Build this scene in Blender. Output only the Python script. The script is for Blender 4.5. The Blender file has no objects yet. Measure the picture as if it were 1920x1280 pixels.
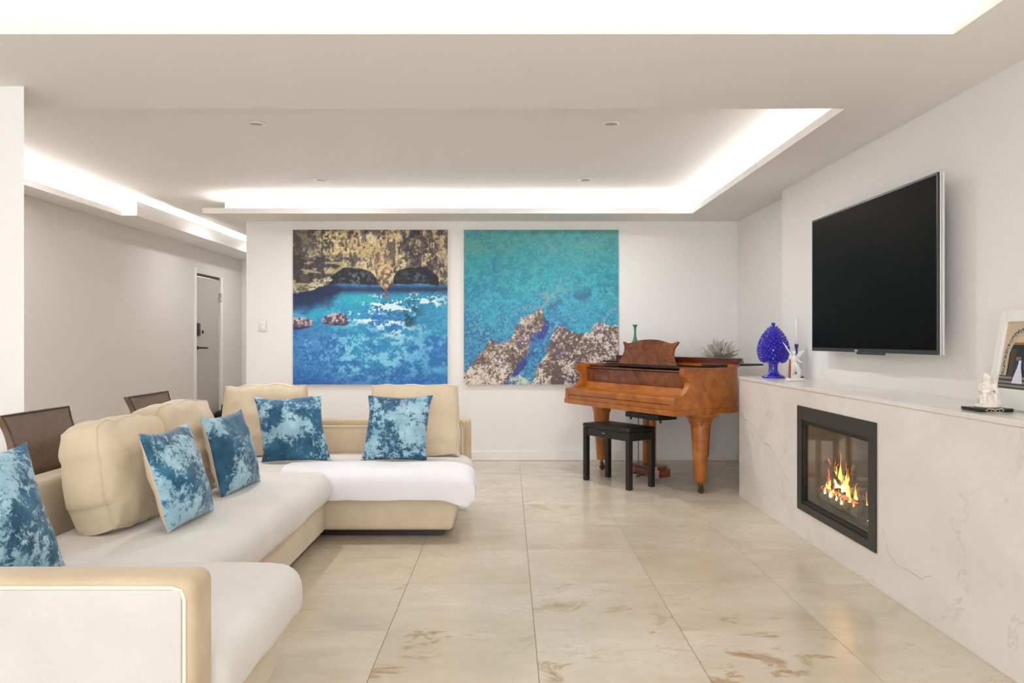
import bpy, bmesh, math, random
import numpy as np
from mathutils import Vector, Matrix, noise
random.seed(7)
S = bpy.context.scene
COL = S.collection
PI = math.pi

# ------------------------------------------------------------------ camera, world, light, exposure
cam = bpy.data.cameras.new('camera'); cam_o = bpy.data.objects.new('camera', cam); COL.objects.link(cam_o)
cam.sensor_width = 36.0; cam.lens = 1422.0/1920*36
cam.shift_x = 7/1920; cam.shift_y = -3/1920
cam.clip_start = 0.05
cam_o.location = (0, 0, 1.19); cam_o.rotation_euler = (PI/2, 0, 0)
S.camera = cam_o
S.view_settings.view_transform = 'Standard'; S.view_settings.look = 'None'
S.view_settings.gamma = 1; S.view_settings.use_curve_mapping = False
S.view_settings.exposure = 2.53
W = bpy.data.worlds.new('world'); S.world = W; W.use_nodes = True
W.node_tree.nodes['Background'].inputs[0].default_value = (0.92, 0.95, 1.0, 1)
W.node_tree.nodes['Background'].inputs[1].default_value = 1.05
LED = 6.5
DL = 2.1

def area(name, loc, rot, sx, sy, power=0, color=(1, 1, 1), portal=False):
    l = bpy.data.lights.new(name, 'AREA'); l.shape = 'RECTANGLE'; l.size = sx; l.size_y = sy
    l.energy = power; l.color = color
    if portal: l.cycles.is_portal = True
    o = bpy.data.objects.new(name, l); COL.objects.link(o); o.location = loc; o.rotation_euler = rot
    return o
# daylight through the glazed wall behind the camera; added fill from the left dining side
area('daylight_portal', (-0.8, -2.98, 1.2), (PI/2, 0, 0), 6.0, 2.3, 1, portal=True)
area('dining_fill', (-3.85, 1.3, 1.3), (0, -PI/2, 0), 2.0, 3.0, 1.0, (.97, 0.985, 1.0))  # invented fill light, the wall here has no window

def lamp(x, y, z, p, size=.09):
    l = bpy.data.lights.new('fill_lamp', 'AREA'); l.shape = 'DISK'; l.size = size; l.energy = p; l.color = (.97, .965, 1.0); l.spread = math.radians(165)
    o = bpy.data.objects.new('fill_lamp', l); COL.objects.link(o); o.location = (x, y, z)
for x, y in ((-1.58, 4.76), (.643, 4.76), (-1.585, 6.42), (.65, 6.42)): lamp(x, y, 2.535, DL)      # fill added at the four visible downlights, which look switched off
for x, y in ((-1.3, 1.2), (.643, 1.2)): lamp(x, y, 2.535, DL*.45)                                  # added fill in the near recess above the camera, no fixtures modelled
for y in (5.6, 8.6, 10.2): lamp(-3.1, y, 2.535 if y < 7 else 2.545, DL*.75)                         # added fill for hallway and dining side, no fixtures modelled
# ------------------------------------------------------------------ material helpers
def s2l(c): return tuple(((x/12.92) if x <= .04045 else ((x+.055)/1.055)**2.4) for x in c)
def rgb(r, g, b): return s2l((r/255, g/255, b/255)) + (1.0,)
class NT:
    def __init__(s, name):
        s.m = bpy.data.materials.new(name); s.m.use_nodes = True
        s.t = s.m.node_tree; s.b = s.t.nodes['Principled BSDF']; s.out = s.t.nodes['Material Output']
    def n(s, ty, **kw):
        nd = s.t.nodes.new(ty)
        for k, v in kw.items(): setattr(nd, k, v)
        return nd
    def l(s, a, b): s.t.links.new(a, b)
    def coord(s, kind='Object', scale=(1, 1, 1), rnd=False):
        tc = s.n('ShaderNodeTexCoord'); mp = s.n('ShaderNodeMapping'); mp.inputs['Scale'].default_value = scale
        s.l(tc.outputs[kind], mp.inputs[0])
        if rnd:
            oi = s.n('ShaderNodeObjectInfo'); mu = s.n('ShaderNodeVectorMath', operation='SCALE'); cb = s.n('ShaderNodeCombineXYZ')
            for i in range(3): s.l(oi.outputs['Random'], cb.inputs[i])
            s.l(cb.outputs[0], mu.inputs[0]); mu.inputs['Scale'].default_value = 53.0
            s.l(mu.outputs[0], mp.inputs['Location'])
        return mp.outputs[0]
    def noise(s, vec, scale, detail=4, rough=.5, dist=0):
        nd = s.n('ShaderNodeTexNoise'); nd.inputs['Scale'].default_value = scale; nd.inputs['Detail'].default_value = detail
        nd.inputs['Roughness'].default_value = rough; nd.inputs['Distortion'].default_value = dist
        s.l(vec, nd.inputs['Vector']); return nd.outputs['Fac']
    def ramp(s, fac, stops, interp='LINEAR'):
        nd = s.n('ShaderNodeValToRGB'); cr = nd.color_ramp; cr.interpolation = interp
        while len(cr.elements) < len(stops): cr.elements.new(.5)
        for e, (p, c) in zip(cr.elements, stops): e.position = p; e.color = c
        s.l(fac, nd.inputs[0]); return nd.outputs[0]
    def mix(s, fac, a, b, bt='MIX'):
        nd = s.n('ShaderNodeMix', data_type='RGBA', blend_type=bt)
        if isinstance(fac, float): nd.inputs[0].default_value = fac
        else: s.l(fac, nd.inputs[0])
        for sock, v in ((nd.inputs[6], a), (nd.inputs[7], b)):
            if isinstance(v, tuple): sock.default_value = v
            else: s.l(v, sock)
        return nd.outputs[2]
    def math(s, op, a, b=0.0):
        nd = s.n('ShaderNodeMath', operation=op)
        for sock, v in ((nd.inputs[0], a), (nd.inputs[1], b)):
            if isinstance(v, (int, float)): sock.default_value = v
            else: s.l(v, sock)
        return nd.outputs[0]
    def bump(s, h, strength=.2, dist=.01):
        nd = s.n('ShaderNodeBump'); nd.inputs['Strength'].default_value = strength; nd.inputs['Distance'].default_value = dist
        s.l(h, nd.inputs['Height']); s.l(nd.outputs[0], s.b.inputs['Normal'])
    def set(s, color=None, rough=.5, metal=0, spec=None, coat=0, sheen=0):
        if color is not None:
            if isinstance(color, tuple): s.b.inputs['Base Color'].default_value = color
            else: s.l(color, s.b.inputs['Base Color'])
        s.b.inputs['Roughness'].default_value = rough; s.b.inputs['Metallic'].default_value = metal
        if spec is not None: s.b.inputs['Specular IOR Level'].default_value = spec
        s.b.inputs['Coat Weight'].default_value = coat; s.b.inputs['Coat Roughness'].default_value = .08
        if sheen: s.b.inputs['Sheen Weight'].default_value = sheen; s.b.inputs['Sheen Roughness'].default_value = .4
        return s.m
def plain(name, c, rough=.5, metal=0, coat=0, nscale=30, var=.04, bump=.05):
    m = NT(name); v = m.coord(); f = m.noise(v, nscale, 3)
    dk = tuple(x*(1-var) for x in c[:3]) + (1,); lt = tuple(min(1, x*(1+var)) for x in c[:3]) + (1,)
    col = m.ramp(f, [(.3, dk), (.7, lt)])
    if bump: m.bump(f, bump, .002)
    return m.set(col, rough, metal, coat=coat)
def emit(name, c, st):
    m = NT(name); m.b.inputs['Base Color'].default_value = (0, 0, 0, 1)
    m.b.inputs['Emission Color'].default_value = c; m.b.inputs['Emission Strength'].default_value = st
    return m.m

def mat_fabric(name, c1, c2, wscale=500, sheen=.3, big=4, bumpst=.25):
    m = NT(name); v = m.coord('Object')
    f = m.noise(v, big, 5, .6); w = m.noise(v, wscale, 2)
    col = m.mix(.25, m.ramp(f, [(.3, c1), (.7, c2)]), m.ramp(w, [(.3, c1), (.7, c2)]))
    hh = m.math('ADD', m.math('MULTIPLY', w, .5), m.math('MULTIPLY', m.noise(v, 12, 3), 1.5))
    m.bump(hh, bumpst, .004)
    return m.set(col, .9, sheen=sheen, spec=.2)
WALLC = rgb(240, 238, 234)
M = {}
M['wall'] = plain('wall_paint', WALLC, .75, nscale=60, var=.008, bump=.03)
M['wall_shaded'] = plain('hall_wall_shaded_paint', rgb(216, 209, 200), .35, nscale=40, var=.01, bump=.03)  # taupe tone is mostly hall shading put into the wall colour
M['ceiling'] = plain('ceiling_paint', rgb(241, 237, 232), .85, nscale=60, var=.006, bump=.02)
M['trim'] = plain('white_trim', rgb(238, 236, 230), .4, nscale=40, var=.01, bump=.02)
M['door'] = plain('door_paint', rgb(176, 168, 158), .22, nscale=20, var=.02, bump=.02)
M['led_near'] = emit('led_strip_glow_near', (.98, .98, 1, 1), 5.0)
M['led'] = emit('led_strip_glow', (.98, .98, 1, 1), LED)
M['lens'] = plain('lamp_lens', rgb(190, 186, 178), .5, nscale=30, var=.02)
M['black_metal'] = plain('black_metal', rgb(30, 30, 28), .45, metal=.3, nscale=80, var=.1)
M['frame_metal'] = plain('dark_frame_metal', rgb(52, 51, 46), .42, metal=.2, nscale=120, var=.08)
M['chrome'] = plain('chrome', rgb(200, 198, 195), .2, metal=1, nscale=50, var=.03, bump=0)
M['alu'] = plain('brushed_aluminium', rgb(228, 228, 224), .35, metal=.6, nscale=200, var=.05)
M['brass'] = plain('aged_brass', rgb(110, 95, 70), .35, metal=.9, nscale=90, var=.15)
M['black_gloss'] = plain('black_gloss', rgb(14, 14, 14), .18, nscale=60, var=.1, bump=0)
M['black_vinyl'] = plain('black_vinyl', rgb(22, 21, 21), .32, nscale=200, var=.1, bump=.15)
M['black_wood'] = plain('black_satin_wood', rgb(30, 28, 27), .35, nscale=60, var=.1)
M['screen'] = plain('screen_glass', rgb(4, 4, 3), .45, nscale=3, var=.02, bump=0)
M['screen'].node_tree.nodes['Principled BSDF'].inputs['Specular IOR Level'].default_value = .05
M['bezel'] = plain('screen_bezel', rgb(48, 48, 45), .3, nscale=30, var=.05)
M['cobalt'] = plain('cobalt_glaze', rgb(46, 36, 178), .14, coat=1.0, nscale=40, var=.15, bump=.05)
M['cobalt_dark'] = plain('dark_blue_glaze', rgb(22, 24, 100), .2, coat=.5, nscale=40, var=.15)
M['porcelain'] = plain('white_porcelain', rgb(240, 236, 228), .35, nscale=90, var=.03, bump=.1)
M['cream_resin'] = plain('cream_resin', rgb(233, 224, 212), .4, nscale=120, var=.06, bump=.2)
M['wax'] = plain('candle_wax', rgb(238, 234, 224), .5, nscale=60, var=.02)
M['green_glaze'] = plain('green_glaze', rgb(62, 128, 100), .2, coat=.6, nscale=50, var=.2)
M['coral'] = plain('white_coral_skin', rgb(190, 186, 176), .85, nscale=150, var=.12, bump=.5)
M['leather'] = plain('brown_leather', rgb(112, 88, 68), .45, nscale=35, var=.12, bump=.15)
M['leather_edge'] = plain('dark_leather_edge', rgb(60, 46, 36), .5, nscale=35, var=.12)
M['brownwood'] = plain('orange_brown_wood', rgb(150, 84, 44), .4, nscale=60, var=.2)
M['darkwood'] = plain('dark_brown_wood', rgb(54, 30, 20), .35, nscale=60, var=.2)
M['grout'] = plain('grout', rgb(150, 138, 118), .9, nscale=200, var=.1)
M['soot'] = plain('firebox_steel', rgb(150, 145, 137), .5, nscale=14, var=.2)
M['soot_dark'] = plain('firebox_dark', rgb(40, 38, 35), .6, nscale=20, var=.3)
M['beige'] = mat_fabric('beige_velvet', rgb(205, 188, 160), rgb(226, 210, 184))
M['tan'] = mat_fabric('tan_velvet_band', rgb(184, 163, 134), rgb(208, 190, 160), big=7)
M['piping'] = mat_fabric('cream_piping', rgb(224, 212, 190), rgb(236, 226, 208))
M['cover'] = mat_fabric('offwhite_cover', rgb(216, 213, 206), rgb(230, 227, 221), sheen=.15, big=3)
M['throw'] = mat_fabric('white_throw_cloth', rgb(238, 236, 240), rgb(246, 244, 247), sheen=.1)
M['arm_panel'] = mat_fabric('cream_woven_panel', rgb(190, 186, 178), rgb(208, 204, 198), wscale=350, big=2.5)

def mat_crushed():
    m = NT('crushed_blue_velvet'); v = m.coord('Object', rnd=True)
    a = m.noise(v, 6, 2, .5, .6); b = m.noise(v, 38, 5, .8, .6)
    f = m.math('ADD', m.math('MULTIPLY', a, .48), m.math('MULTIPLY', b, .52))
    deep = m.ramp(m.noise(v, 9, 4), [(.3, rgb(24, 66, 92)), (.55, rgb(40, 96, 128)), (.75, rgb(70, 130, 160))])
    light = m.ramp(m.noise(v, 14, 4), [(.3, rgb(138, 182, 200)), (.7, rgb(178, 212, 226))])
    oi = m.n('ShaderNodeObjectInfo'); sp_ = m.n('ShaderNodeSeparateColor'); m.l(oi.outputs['Color'], sp_.inputs[0])
    f = m.math('ADD', f, m.math('MULTIPLY', m.math('SUBTRACT', sp_.outputs[0], .5), .12))
    k = m.ramp(f, [(.495, (0, 0, 0, 1)), (.545, (1, 1, 1, 1))])
    col = m.mix(k, deep, light)
    m.bump(m.math('ADD', f, m.math('MULTIPLY', m.noise(v, 9, 3), .8)), .35, .01)
    return m.set(col, .55, sheen=.3, spec=.3)
M['blue'] = mat_crushed()
def mat_tile():
    m = NT('travertine_tile'); v = m.coord('Object', (1, 1.6, 1), rnd=True)
    a = m.noise(v, 1.5, 6, .6, .6); b = m.noise(v, 9, 6, .65, .8)
    col = m.ramp(a, [(.25, rgb(194, 180, 157)), (.45, rgb(208, 195, 173)), (.62, rgb(216, 205, 185)), (.8, rgb(226, 217, 200))])
    col = m.mix(.25, col, m.ramp(b, [(.3, rgb(188, 170, 142)), (.7, rgb(226, 216, 197))]))
    # thin veins
    vn = m.noise(v, 2.2, 5, .6, 1.5); d = m.math('ABSOLUTE', m.math('SUBTRACT', vn, .5))
    vm = m.ramp(d, [(0, (1, 1, 1, 1)), (.012, (0, 0, 0, 1))]); vm2 = m.math('MULTIPLY', vm, .35)
    vm2 = m.math('MULTIPLY', vm2, m.ramp(a, [(.5, (0, 0, 0, 1)), (.6, (1, 1, 1, 1))]))
    col = m.mix(vm2, col, rgb(160, 138, 108))
    oi = m.n('ShaderNodeObjectInfo')
    sep = m.n('ShaderNodeSeparateColor'); m.l(oi.outputs['Color'], sep.inputs[0])
    st = m.ramp(m.noise(v, 3.2, 7, .68, .9), [(.53, (0, 0, 0, 1)), (.6, (1, 1, 1, 1))])
    st = m.math('MULTIPLY', st, m.ramp(m.noise(v, 1.9, 2), [(.45, (0, 0, 0, 1)), (.58, (1, 1, 1, 1))]))
    st = m.math('MULTIPLY', st, sep.outputs[0])
    stc = m.ramp(b, [(.35, rgb(160, 130, 92)), (.7, rgb(196, 170, 132))])
    col = m.mix(st, col, stc)
    tone = m.ramp(oi.outputs['Random'], [(0, (.955, .95, .94, 1)), (1, (1, 1, 1, 1))])
    col = m.mix(1.0, col, tone, 'MULTIPLY')
    m.bump(b, .03, .002)
    m.set(col, .2)
    r = m.ramp(a, [(.3, (.17, .17, .17, 1)), (.7, (.27, .27, .27, 1))]); m.l(r, m.b.inputs['Roughness'])
    return m.m
M['tile'] = mat_tile()
def mat_marble():
    m = NT('white_marble'); v = m.coord('Object', (1, .7, 1))
    a = m.noise(v, 2.2, 5, .6, .5)
    col = m.ramp(a, [(.3, rgb(224, 217, 208)), (.6, rgb(234, 229, 222)), (.8, rgb(238, 235, 230))])
    vn = m.noise(v, 1.1, 6, .62, 1.2); d = m.math('ABSOLUTE', m.math('SUBTRACT', vn, .52))
    vm = m.math('MULTIPLY', m.ramp(d, [(0, (1, 1, 1, 1)), (.01, (0, 0, 0, 1))]), .45)
    vm = m.math('MULTIPLY', vm, m.ramp(m.noise(v, 3, 3), [(.42, (0, 0, 0, 1)), (.6, (1, 1, 1, 1))]))
    col = m.mix(vm, col, rgb(196, 186, 172))
    return m.set(col, .16)
M['marble'] = mat_marble()
M['marble_vein'] = plain('marble_vein', rgb(192, 182, 168), .3, nscale=60, var=.08)
def mat_wood(name, stops, scale=(1, 1, 6), rough=.28):
    m = NT(name); v = m.coord('Object', scale)
    a = m.noise(v, 4, 6, .65, 2.0)
    col = m.ramp(a, stops)
    g = m.noise(m.coord('Object', (60, 60, 4)), 3, 3)
    col = m.mix(m.math('MULTIPLY', g, .3), col, stops[0][1])
    m.bump(g, .04, .001)
    return m.set(col, rough, coat=.35)
M['walnut'] = mat_wood('honey_walnut', [(.25, rgb(126, 66, 18)), (.45, rgb(164, 92, 26)), (.6, rgb(188, 112, 34)), (.8, rgb(208, 136, 52))], (1, 1, 1.6))
M['burl'] = mat_wood('burl_walnut', [(.3, rgb(66, 30, 14)), (.45, rgb(112, 58, 24)), (.6, rgb(140, 78, 32)), (.75, rgb(162, 98, 46))], (1.6, 1.6, 1.6))
M['mahogany'] = mat_wood('dark_mahogany', [(.3, rgb(52, 16, 8)), (.5, rgb(84, 30, 16)), (.7, rgb(116, 52, 28))], (1, 1, 3))
def mat_glass():
    m = NT('fire_glass'); tr = m.n('ShaderNodeBsdfTransparent'); gl = m.n('ShaderNodeBsdfGlossy'); mx = m.n('ShaderNodeMixShader')
    tr.inputs[0].default_value = (.9, .9, .88, 1); gl.inputs['Roughness'].default_value = .03
    fr = m.n('ShaderNodeLayerWeight'); fr.inputs[0].default_value = .5
    m.l(m.math('ADD', m.math('MULTIPLY', m.math('POWER', fr.outputs['Facing'], 4.0), .7), .03), mx.inputs[0])
    m.l(tr.outputs[0], mx.inputs[1]); m.l(gl.outputs[0], mx.inputs[2]); m.l(mx.outputs[0], m.out.inputs[0])
    return m.m
M['glass'] = mat_glass()
def mat_flame():
    m = NT('flame'); tc = m.n('ShaderNodeTexCoord'); sp = m.n('ShaderNodeSeparateXYZ'); m.l(tc.outputs['Generated'], sp.inputs[0])
    c = m.ramp(sp.outputs[2], [(0, (1, .62, .18, 1)), (.35, (1, .5, .08, 1)), (.75, (1, .26, .02, 1)), (1, (.9, .12, .01, 1))])
    m.l(c, m.b.inputs['Emission Color']); m.b.inputs['Emission Strength'].default_value = .85
    m.b.inputs['Base Color'].default_value = (0, 0, 0, 1)
    return m.m
M['flame'] = mat_flame()
M['flame_core'] = emit('flame_core', (1, .74, .32, 1), 1.3)
M['ember'] = emit('ember', (1, .16, .08, 1), .3)
def mat_log():
    m = NT('burnt_log'); v = m.coord('Object', (1, 1, 1)); a = m.noise(v, 18, 6, .7)
    m.bump(a, .8, .01)
    return m.set(m.ramp(a, [(.3, rgb(50, 42, 34)), (.5, rgb(120, 106, 86)), (.75, rgb(176, 164, 142))]), .9)
M['log'] = mat_log()
def mat_vcol(name, rough=.5, detail=.22, scale=75, bump=.3):
    m = NT(name); at = m.n('ShaderNodeAttribute'); at.attribute_name = 'Col'
    v = m.coord('Object'); f = m.noise(v, scale, 3, .7)
    col = m.mix(detail, at.outputs['Color'], m.ramp(f, [(.35, (0, 0, 0, 1)), (.65, (1, 1, 1, 1))]), 'OVERLAY')
    m.bump(m.noise(v, 60, 4, .7), bump, .004)
    return m.set(col, rough)
M['paint'] = mat_vcol('painted_canvas', .55)
M['photo'] = mat_vcol('printed_photo', .25, 0.0, 50, 0)

# ------------------------------------------------------------------ object helpers
def tag(o, label=None, cat=None, group=None, kind=None):
    if label: o['label'] = label
    if cat: o['category'] = cat
    if group: o['group'] = group
    if kind: o['kind'] = kind
    return o
def thing(name, label, cat, loc=(0, 0, 0), rz=0, group=None):
    o = bpy.data.objects.new(name, None); COL.objects.link(o); o.empty_display_size = .1
    o.location = loc; o.rotation_euler = (0, 0, rz); return tag(o, label, cat, group)
def obj(name, bm, mat, parent=None, smooth=True, kind=None, angle=40):
    me = bpy.data.meshes.new(name)
    if smooth:
        for f in bm.faces: f.smooth = True
        for e in bm.edges:
            if len(e.link_faces) == 2 and e.calc_face_angle(0) > math.radians(angle): e.smooth = False
    bm.to_mesh(me); bm.free()
    mats = mat if isinstance(mat, (list, tuple)) else [mat]
    for x in mats: me.materials.append(M[x])
    o = bpy.data.objects.new(name, me); COL.objects.link(o)
    if parent: o.parent = parent
    if kind: o['kind'] = kind
    return o
def struct(name, bm, mat, parent=None, smooth=False):
    o = obj(name, bm, mat, parent, smooth)
    if not parent: o['kind'] = 'structure'
    return o
def B(): return bmesh.new()
def box(bm, x0, x1, y0, y1, z0, z1, bev=0, seg=2, mat=None):
    r = bmesh.ops.create_cube(bm, size=1, matrix=Matrix.Translation(((x0+x1)/2, (y0+y1)/2, (z0+z1)/2)) @ Matrix.Diagonal((abs(x1-x0), abs(y1-y0), abs(z1-z0), 1)))
    if bev:
        es = list({e for v in r['verts'] for e in v.link_edges})
        bmesh.ops.bevel(bm, geom=es, offset=bev, segments=seg, profile=.5, affect='EDGES', clamp_overlap=True)
    return bm
def bx(*a, **k): return box(B(), *a, **k)
def prism(bm, pts, z0, z1, M4=None):
    """pts 2D polygon extruded along z"""
    M4 = M4 or Matrix()
    lo = [bm.verts.new(M4 @ Vector((p[0], p[1], z0))) for p in pts]; hi = [bm.verts.new(M4 @ Vector((p[0], p[1], z1))) for p in pts]
    n = len(pts)
    bm.faces.new(lo[::-1]); bm.faces.new(hi)
    for i in range(n): bm.faces.new((lo[i], lo[(i+1) % n], hi[(i+1) % n], hi[i]))
    bmesh.ops.recalc_face_normals(bm, faces=bm.faces); return bm
def lathe(bm, prof, n=32, c=(0, 0), caps=True):
    rings = []
    for r, z in prof:
        rings.append([bm.verts.new((c[0]+r*math.cos(2*PI*i/n), c[1]+r*math.sin(2*PI*i/n), z)) for i in range(n)])
    for a, b in zip(rings, rings[1:]):
        for i in range(n): bm.faces.new((a[i], a[(i+1) % n], b[(i+1) % n], b[i]))
    if caps: bm.faces.new(rings[0][::-1]); bm.faces.new(rings[-1])
    return bm
def tube(bm, pts, r, n=8, closed=False):
    pts = [Vector(p) for p in pts]; rs = r if isinstance(r, (list, tuple)) else [r]*len(pts)
    rings = []; up = Vector((0, 0, 1)); N = len(pts)
    for i, p in enumerate(pts):
        a = pts[(i-1) % N] if (closed or i > 0) else p; b = pts[(i+1) % N] if (closed or i < N-1) else p
        t = (b-a).normalized(); u = up if abs(t.dot(up)) < .95 else Vector((1, 0, 0))
        x = t.cross(u).normalized(); y = t.cross(x).normalized()
        rings.append([bm.verts.new(p + (x*math.cos(2*PI*k/n)+y*math.sin(2*PI*k/n))*rs[i]) for k in range(n)])
    for i in range(N if closed else N-1):
        a, b = rings[i], rings[(i+1) % N]
        for k in range(n): bm.faces.new((a[k], a[(k+1) % n], b[(k+1) % n], b[k]))
    if not closed: bm.faces.new(rings[0][::-1]); bm.faces.new(rings[-1])
    bmesh.ops.recalc_face_normals(bm, faces=bm.faces)
    return bm
def ell(bm, c, r, rot=None, u=14, v=9):
    m = Matrix.Translation(c) @ (rot.to_4x4() if rot else Matrix()) @ Matrix.Diagonal((r[0], r[1], r[2], 1))
    bmesh.ops.create_uvsphere(bm, u_segments=u, v_segments=v, radius=1, matrix=m); return bm
def softbox(x0, x1, y0, y1, z0, z1, r, step=.05, disp=.0, dscale=3, fn=None, rz=None):
    """dense rounded box; optional noise displacement and shaping function; rz = vertical radius"""
    bm = B(); lo = Vector((x0, y0, z0)); hi = Vector((x1, y1, z1))
    def cl(a, b):
        t = [a+r*(1-math.cos(k/5*PI/2)) for k in range(5)]
        n = max(1, int((b-a-2*r)/step)); t += [a+r+(b-a-2*r)*k/n for k in range(n+1)]
        t += [b-r*(1-math.cos(k/5*PI/2)) for k in range(4, -1, -1)]; return t
    L = [cl(lo[i], hi[i]) for i in range(3)]
    def P(p):
        c = Vector(tuple(min(max(p[i], lo[i]+r), hi[i]-r) for i in range(3))); d = Vector(p)-c
        q = c + (d.normalized()*r if d.length > 1e-9 else d)
        if disp:
            nn = noise.fractal(q*dscale, .8, 2.0, 3); q = q + Vector((q.x-(x0+x1)/2, q.y-(y0+y1)/2, (q.z-(z0+z1)/2)*3)).normalized()*disp*nn
        if fn: q = fn(q)
        return q
    for ax in range(3):
        u, v = [i for i in range(3) if i != ax]
        for side in (0, 1):
            w = lo[ax] if side == 0 else hi[ax]; g = []
            for a in L[u]:
                row = []
                for b in L[v]:
                    p = [0, 0, 0]; p[u] = a; p[v] = b; p[ax] = w; row.append(bm.verts.new(P(p)))
                g.append(row)
            for i in range(len(g)-1):
                for j in range(len(g[0])-1): bm.faces.new((g[i][j], g[i+1][j], g[i+1][j+1], g[i][j+1]))
    bmesh.ops.remove_doubles(bm, verts=bm.verts, dist=1e-5)
    bmesh.ops.recalc_face_normals(bm, faces=bm.faces)
    return bm
def arr(x0, x1, n): return [x0+(x1-x0)*i/n for i in range(n+1)]

# ================================================================== ROOM SHELL
ZS, ZC = 2.36, 2.55
TW, SW = 2.15, 2.265          # television wall and recessed side wall
HX = -3.9
struct('wall_back', bx(-2.587, 2.5, 7.49, 7.64, 0, ZC), 'wall')
struct('wall_right', box(bx(TW, 2.75, -3, 3.60, 0, ZC), TW, 2.75, 4.64, 5.95, 0, ZC), 'wall')
struct('wall_right_upper', box(bx(TW, 2.75, 3.60, 4.64, .84, ZC), TW, 2.75, 3.60, 4.64, 0, .12), 'wall')
struct('wall_right_side', bx(SW, 2.75, 5.95, 7.49, 0, ZC), 'wall')
struct('wall_left', box(bx(HX-.15, HX, -3, 9.42, 0, 2.9), HX-.15, HX, 10.28, 11.25, 0, 2.9), 'wall_shaded')
struct('wall_left_lintel', bx(HX-.15, HX, 9.42, 10.28, 2.03, 2.9), 'wall_shaded')
struct('wall_hall_end', bx(HX, -2.43, 11.1, 11.25, 0, 2.9), 'wall')
struct('wall_hall_right', bx(-2.587, -2.43, 7.64, 11.1, 0, 2.9), 'wall')
struct('wall_pier', prism(B(), [(-3.2, 3.5), (-2.235, 3.5), (-2.42, 3.78), (-3.2, 3.78)], 0, ZS), 'wall')
wf = bx(HX, 2.15, -3.15, -3.0, 2.36, ZC)
for x in arr(HX, 2.05, 4): box(wf, x, x+.1, -3.12, -3.02, 0, 2.36)
struct('wall_front', wf, 'trim')
# baseboards
struct('baseboard_back', bx(-2.587, SW, 7.476, 7.49, 0.002, .092, .002), 'trim')
struct('baseboard_right', bx(SW-.014, SW, 5.97, 7.476, 0.002, .092, .002), 'trim')
struct('baseboard_left', box(bx(HX, HX+.014, -3, 9.37, 0.002, .092), HX, HX+.014, 10.33, 11.1, .002, .092), 'trim')
# ceiling with recesses
c = B()
box(c, HX, 2.75, -3.15, 7.9, ZC, ZC+.08); box(c, -3.42, 2.75, 7.9, 11.25, ZC, ZC+.08)
struct('ceiling', c, 'ceiling')
struct('ceiling_hall_recess', box(bx(HX, -3.34, 7.9, 11.25, 2.75, 2.8), HX, -3.34, 7.82, 7.9, ZC+.08, 2.8), 'ceiling')
struct('trim_1', box(bx(-3.42, -3.34, 7.9, 11.25, ZC+.08, 2.8), 0, .001, 9, 9.001, 2.7, 2.701), 'ceiling')
# soffits: beam, far band, right band, left bands
LZ = 2.41
c = B(); box(c, HX, TW, 2.904, 3.842, ZS, 2.43); box(c, HX, TW, 3.3, 3.842, 2.43, ZC)
struct('trim_2', c, 'ceiling')
struct('trim_3', bx(1.705, TW, -3, 2.904, ZS, 2.43), 'ceiling')
struct('trim_4', box(bx(1.705, TW, 3.842, 5.95, ZS, LZ), 1.705, SW, 5.95, 7.02, ZS, LZ), 'ceiling')
struct('trim_5', box(bx(-2.83, SW, 7.02, 7.49, ZS, LZ), -2.83, -2.587, 7.49, 11.1, ZS, LZ), 'ceiling')
struct('trim_10', bx(-2.80, -2.588, 7.491, 7.52, LZ+.001, ZC-.001), 'ceiling')
struct('trim_6', bx(HX, -3.65, 3.842, 7.15, ZS, LZ), 'ceiling')
c = bx(HX, -3.5, 7.15, 11.1, ZS, LZ); box(c, -3.52, -3.5, 7.15, 11.1, LZ, 2.5)
struct('trim_7', c, 'ceiling')
# led strips lying in the coves
leds = [('beam', (-3.2, 1.9, 3.10, 3.13, 2.432, 2.442)), ('beam', (1.88, 1.91, -2.5, 3.08, 2.432, 2.442)),
        ('right', (1.86, 1.89, 3.9, 7.1, 2.412, 2.422)), ('far', (-2.7, 1.84, 7.20, 7.23, 2.412, 2.422)),
        ('left', (-3.80, -3.77, 3.9, 7.1, 2.412, 2.422)), ('hall', (-3.70, -3.67, 7.2, 11.0, 2.412, 2.422))]
leds_lab = {'beam': 'white strip light hidden in the cove of the nearest ceiling beam', 'right': 'white strip light in the cove above the television side',
            'far': 'white strip light in the cove above the two paintings', 'left': 'white strip light in the cove above the hall wall',
            'hall': 'white strip light in the cove running down the hallway'}
for i, (k, a) in enumerate(leds):
    lab = leds_lab[k] if i != 1 else 'white strip light in the near right cove overhead'
    tag(obj('led_strip', bx(*a), 'led_near' if k == 'beam' else 'led', smooth=False), lab, 'strip light', 'cove strip lights')

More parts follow.
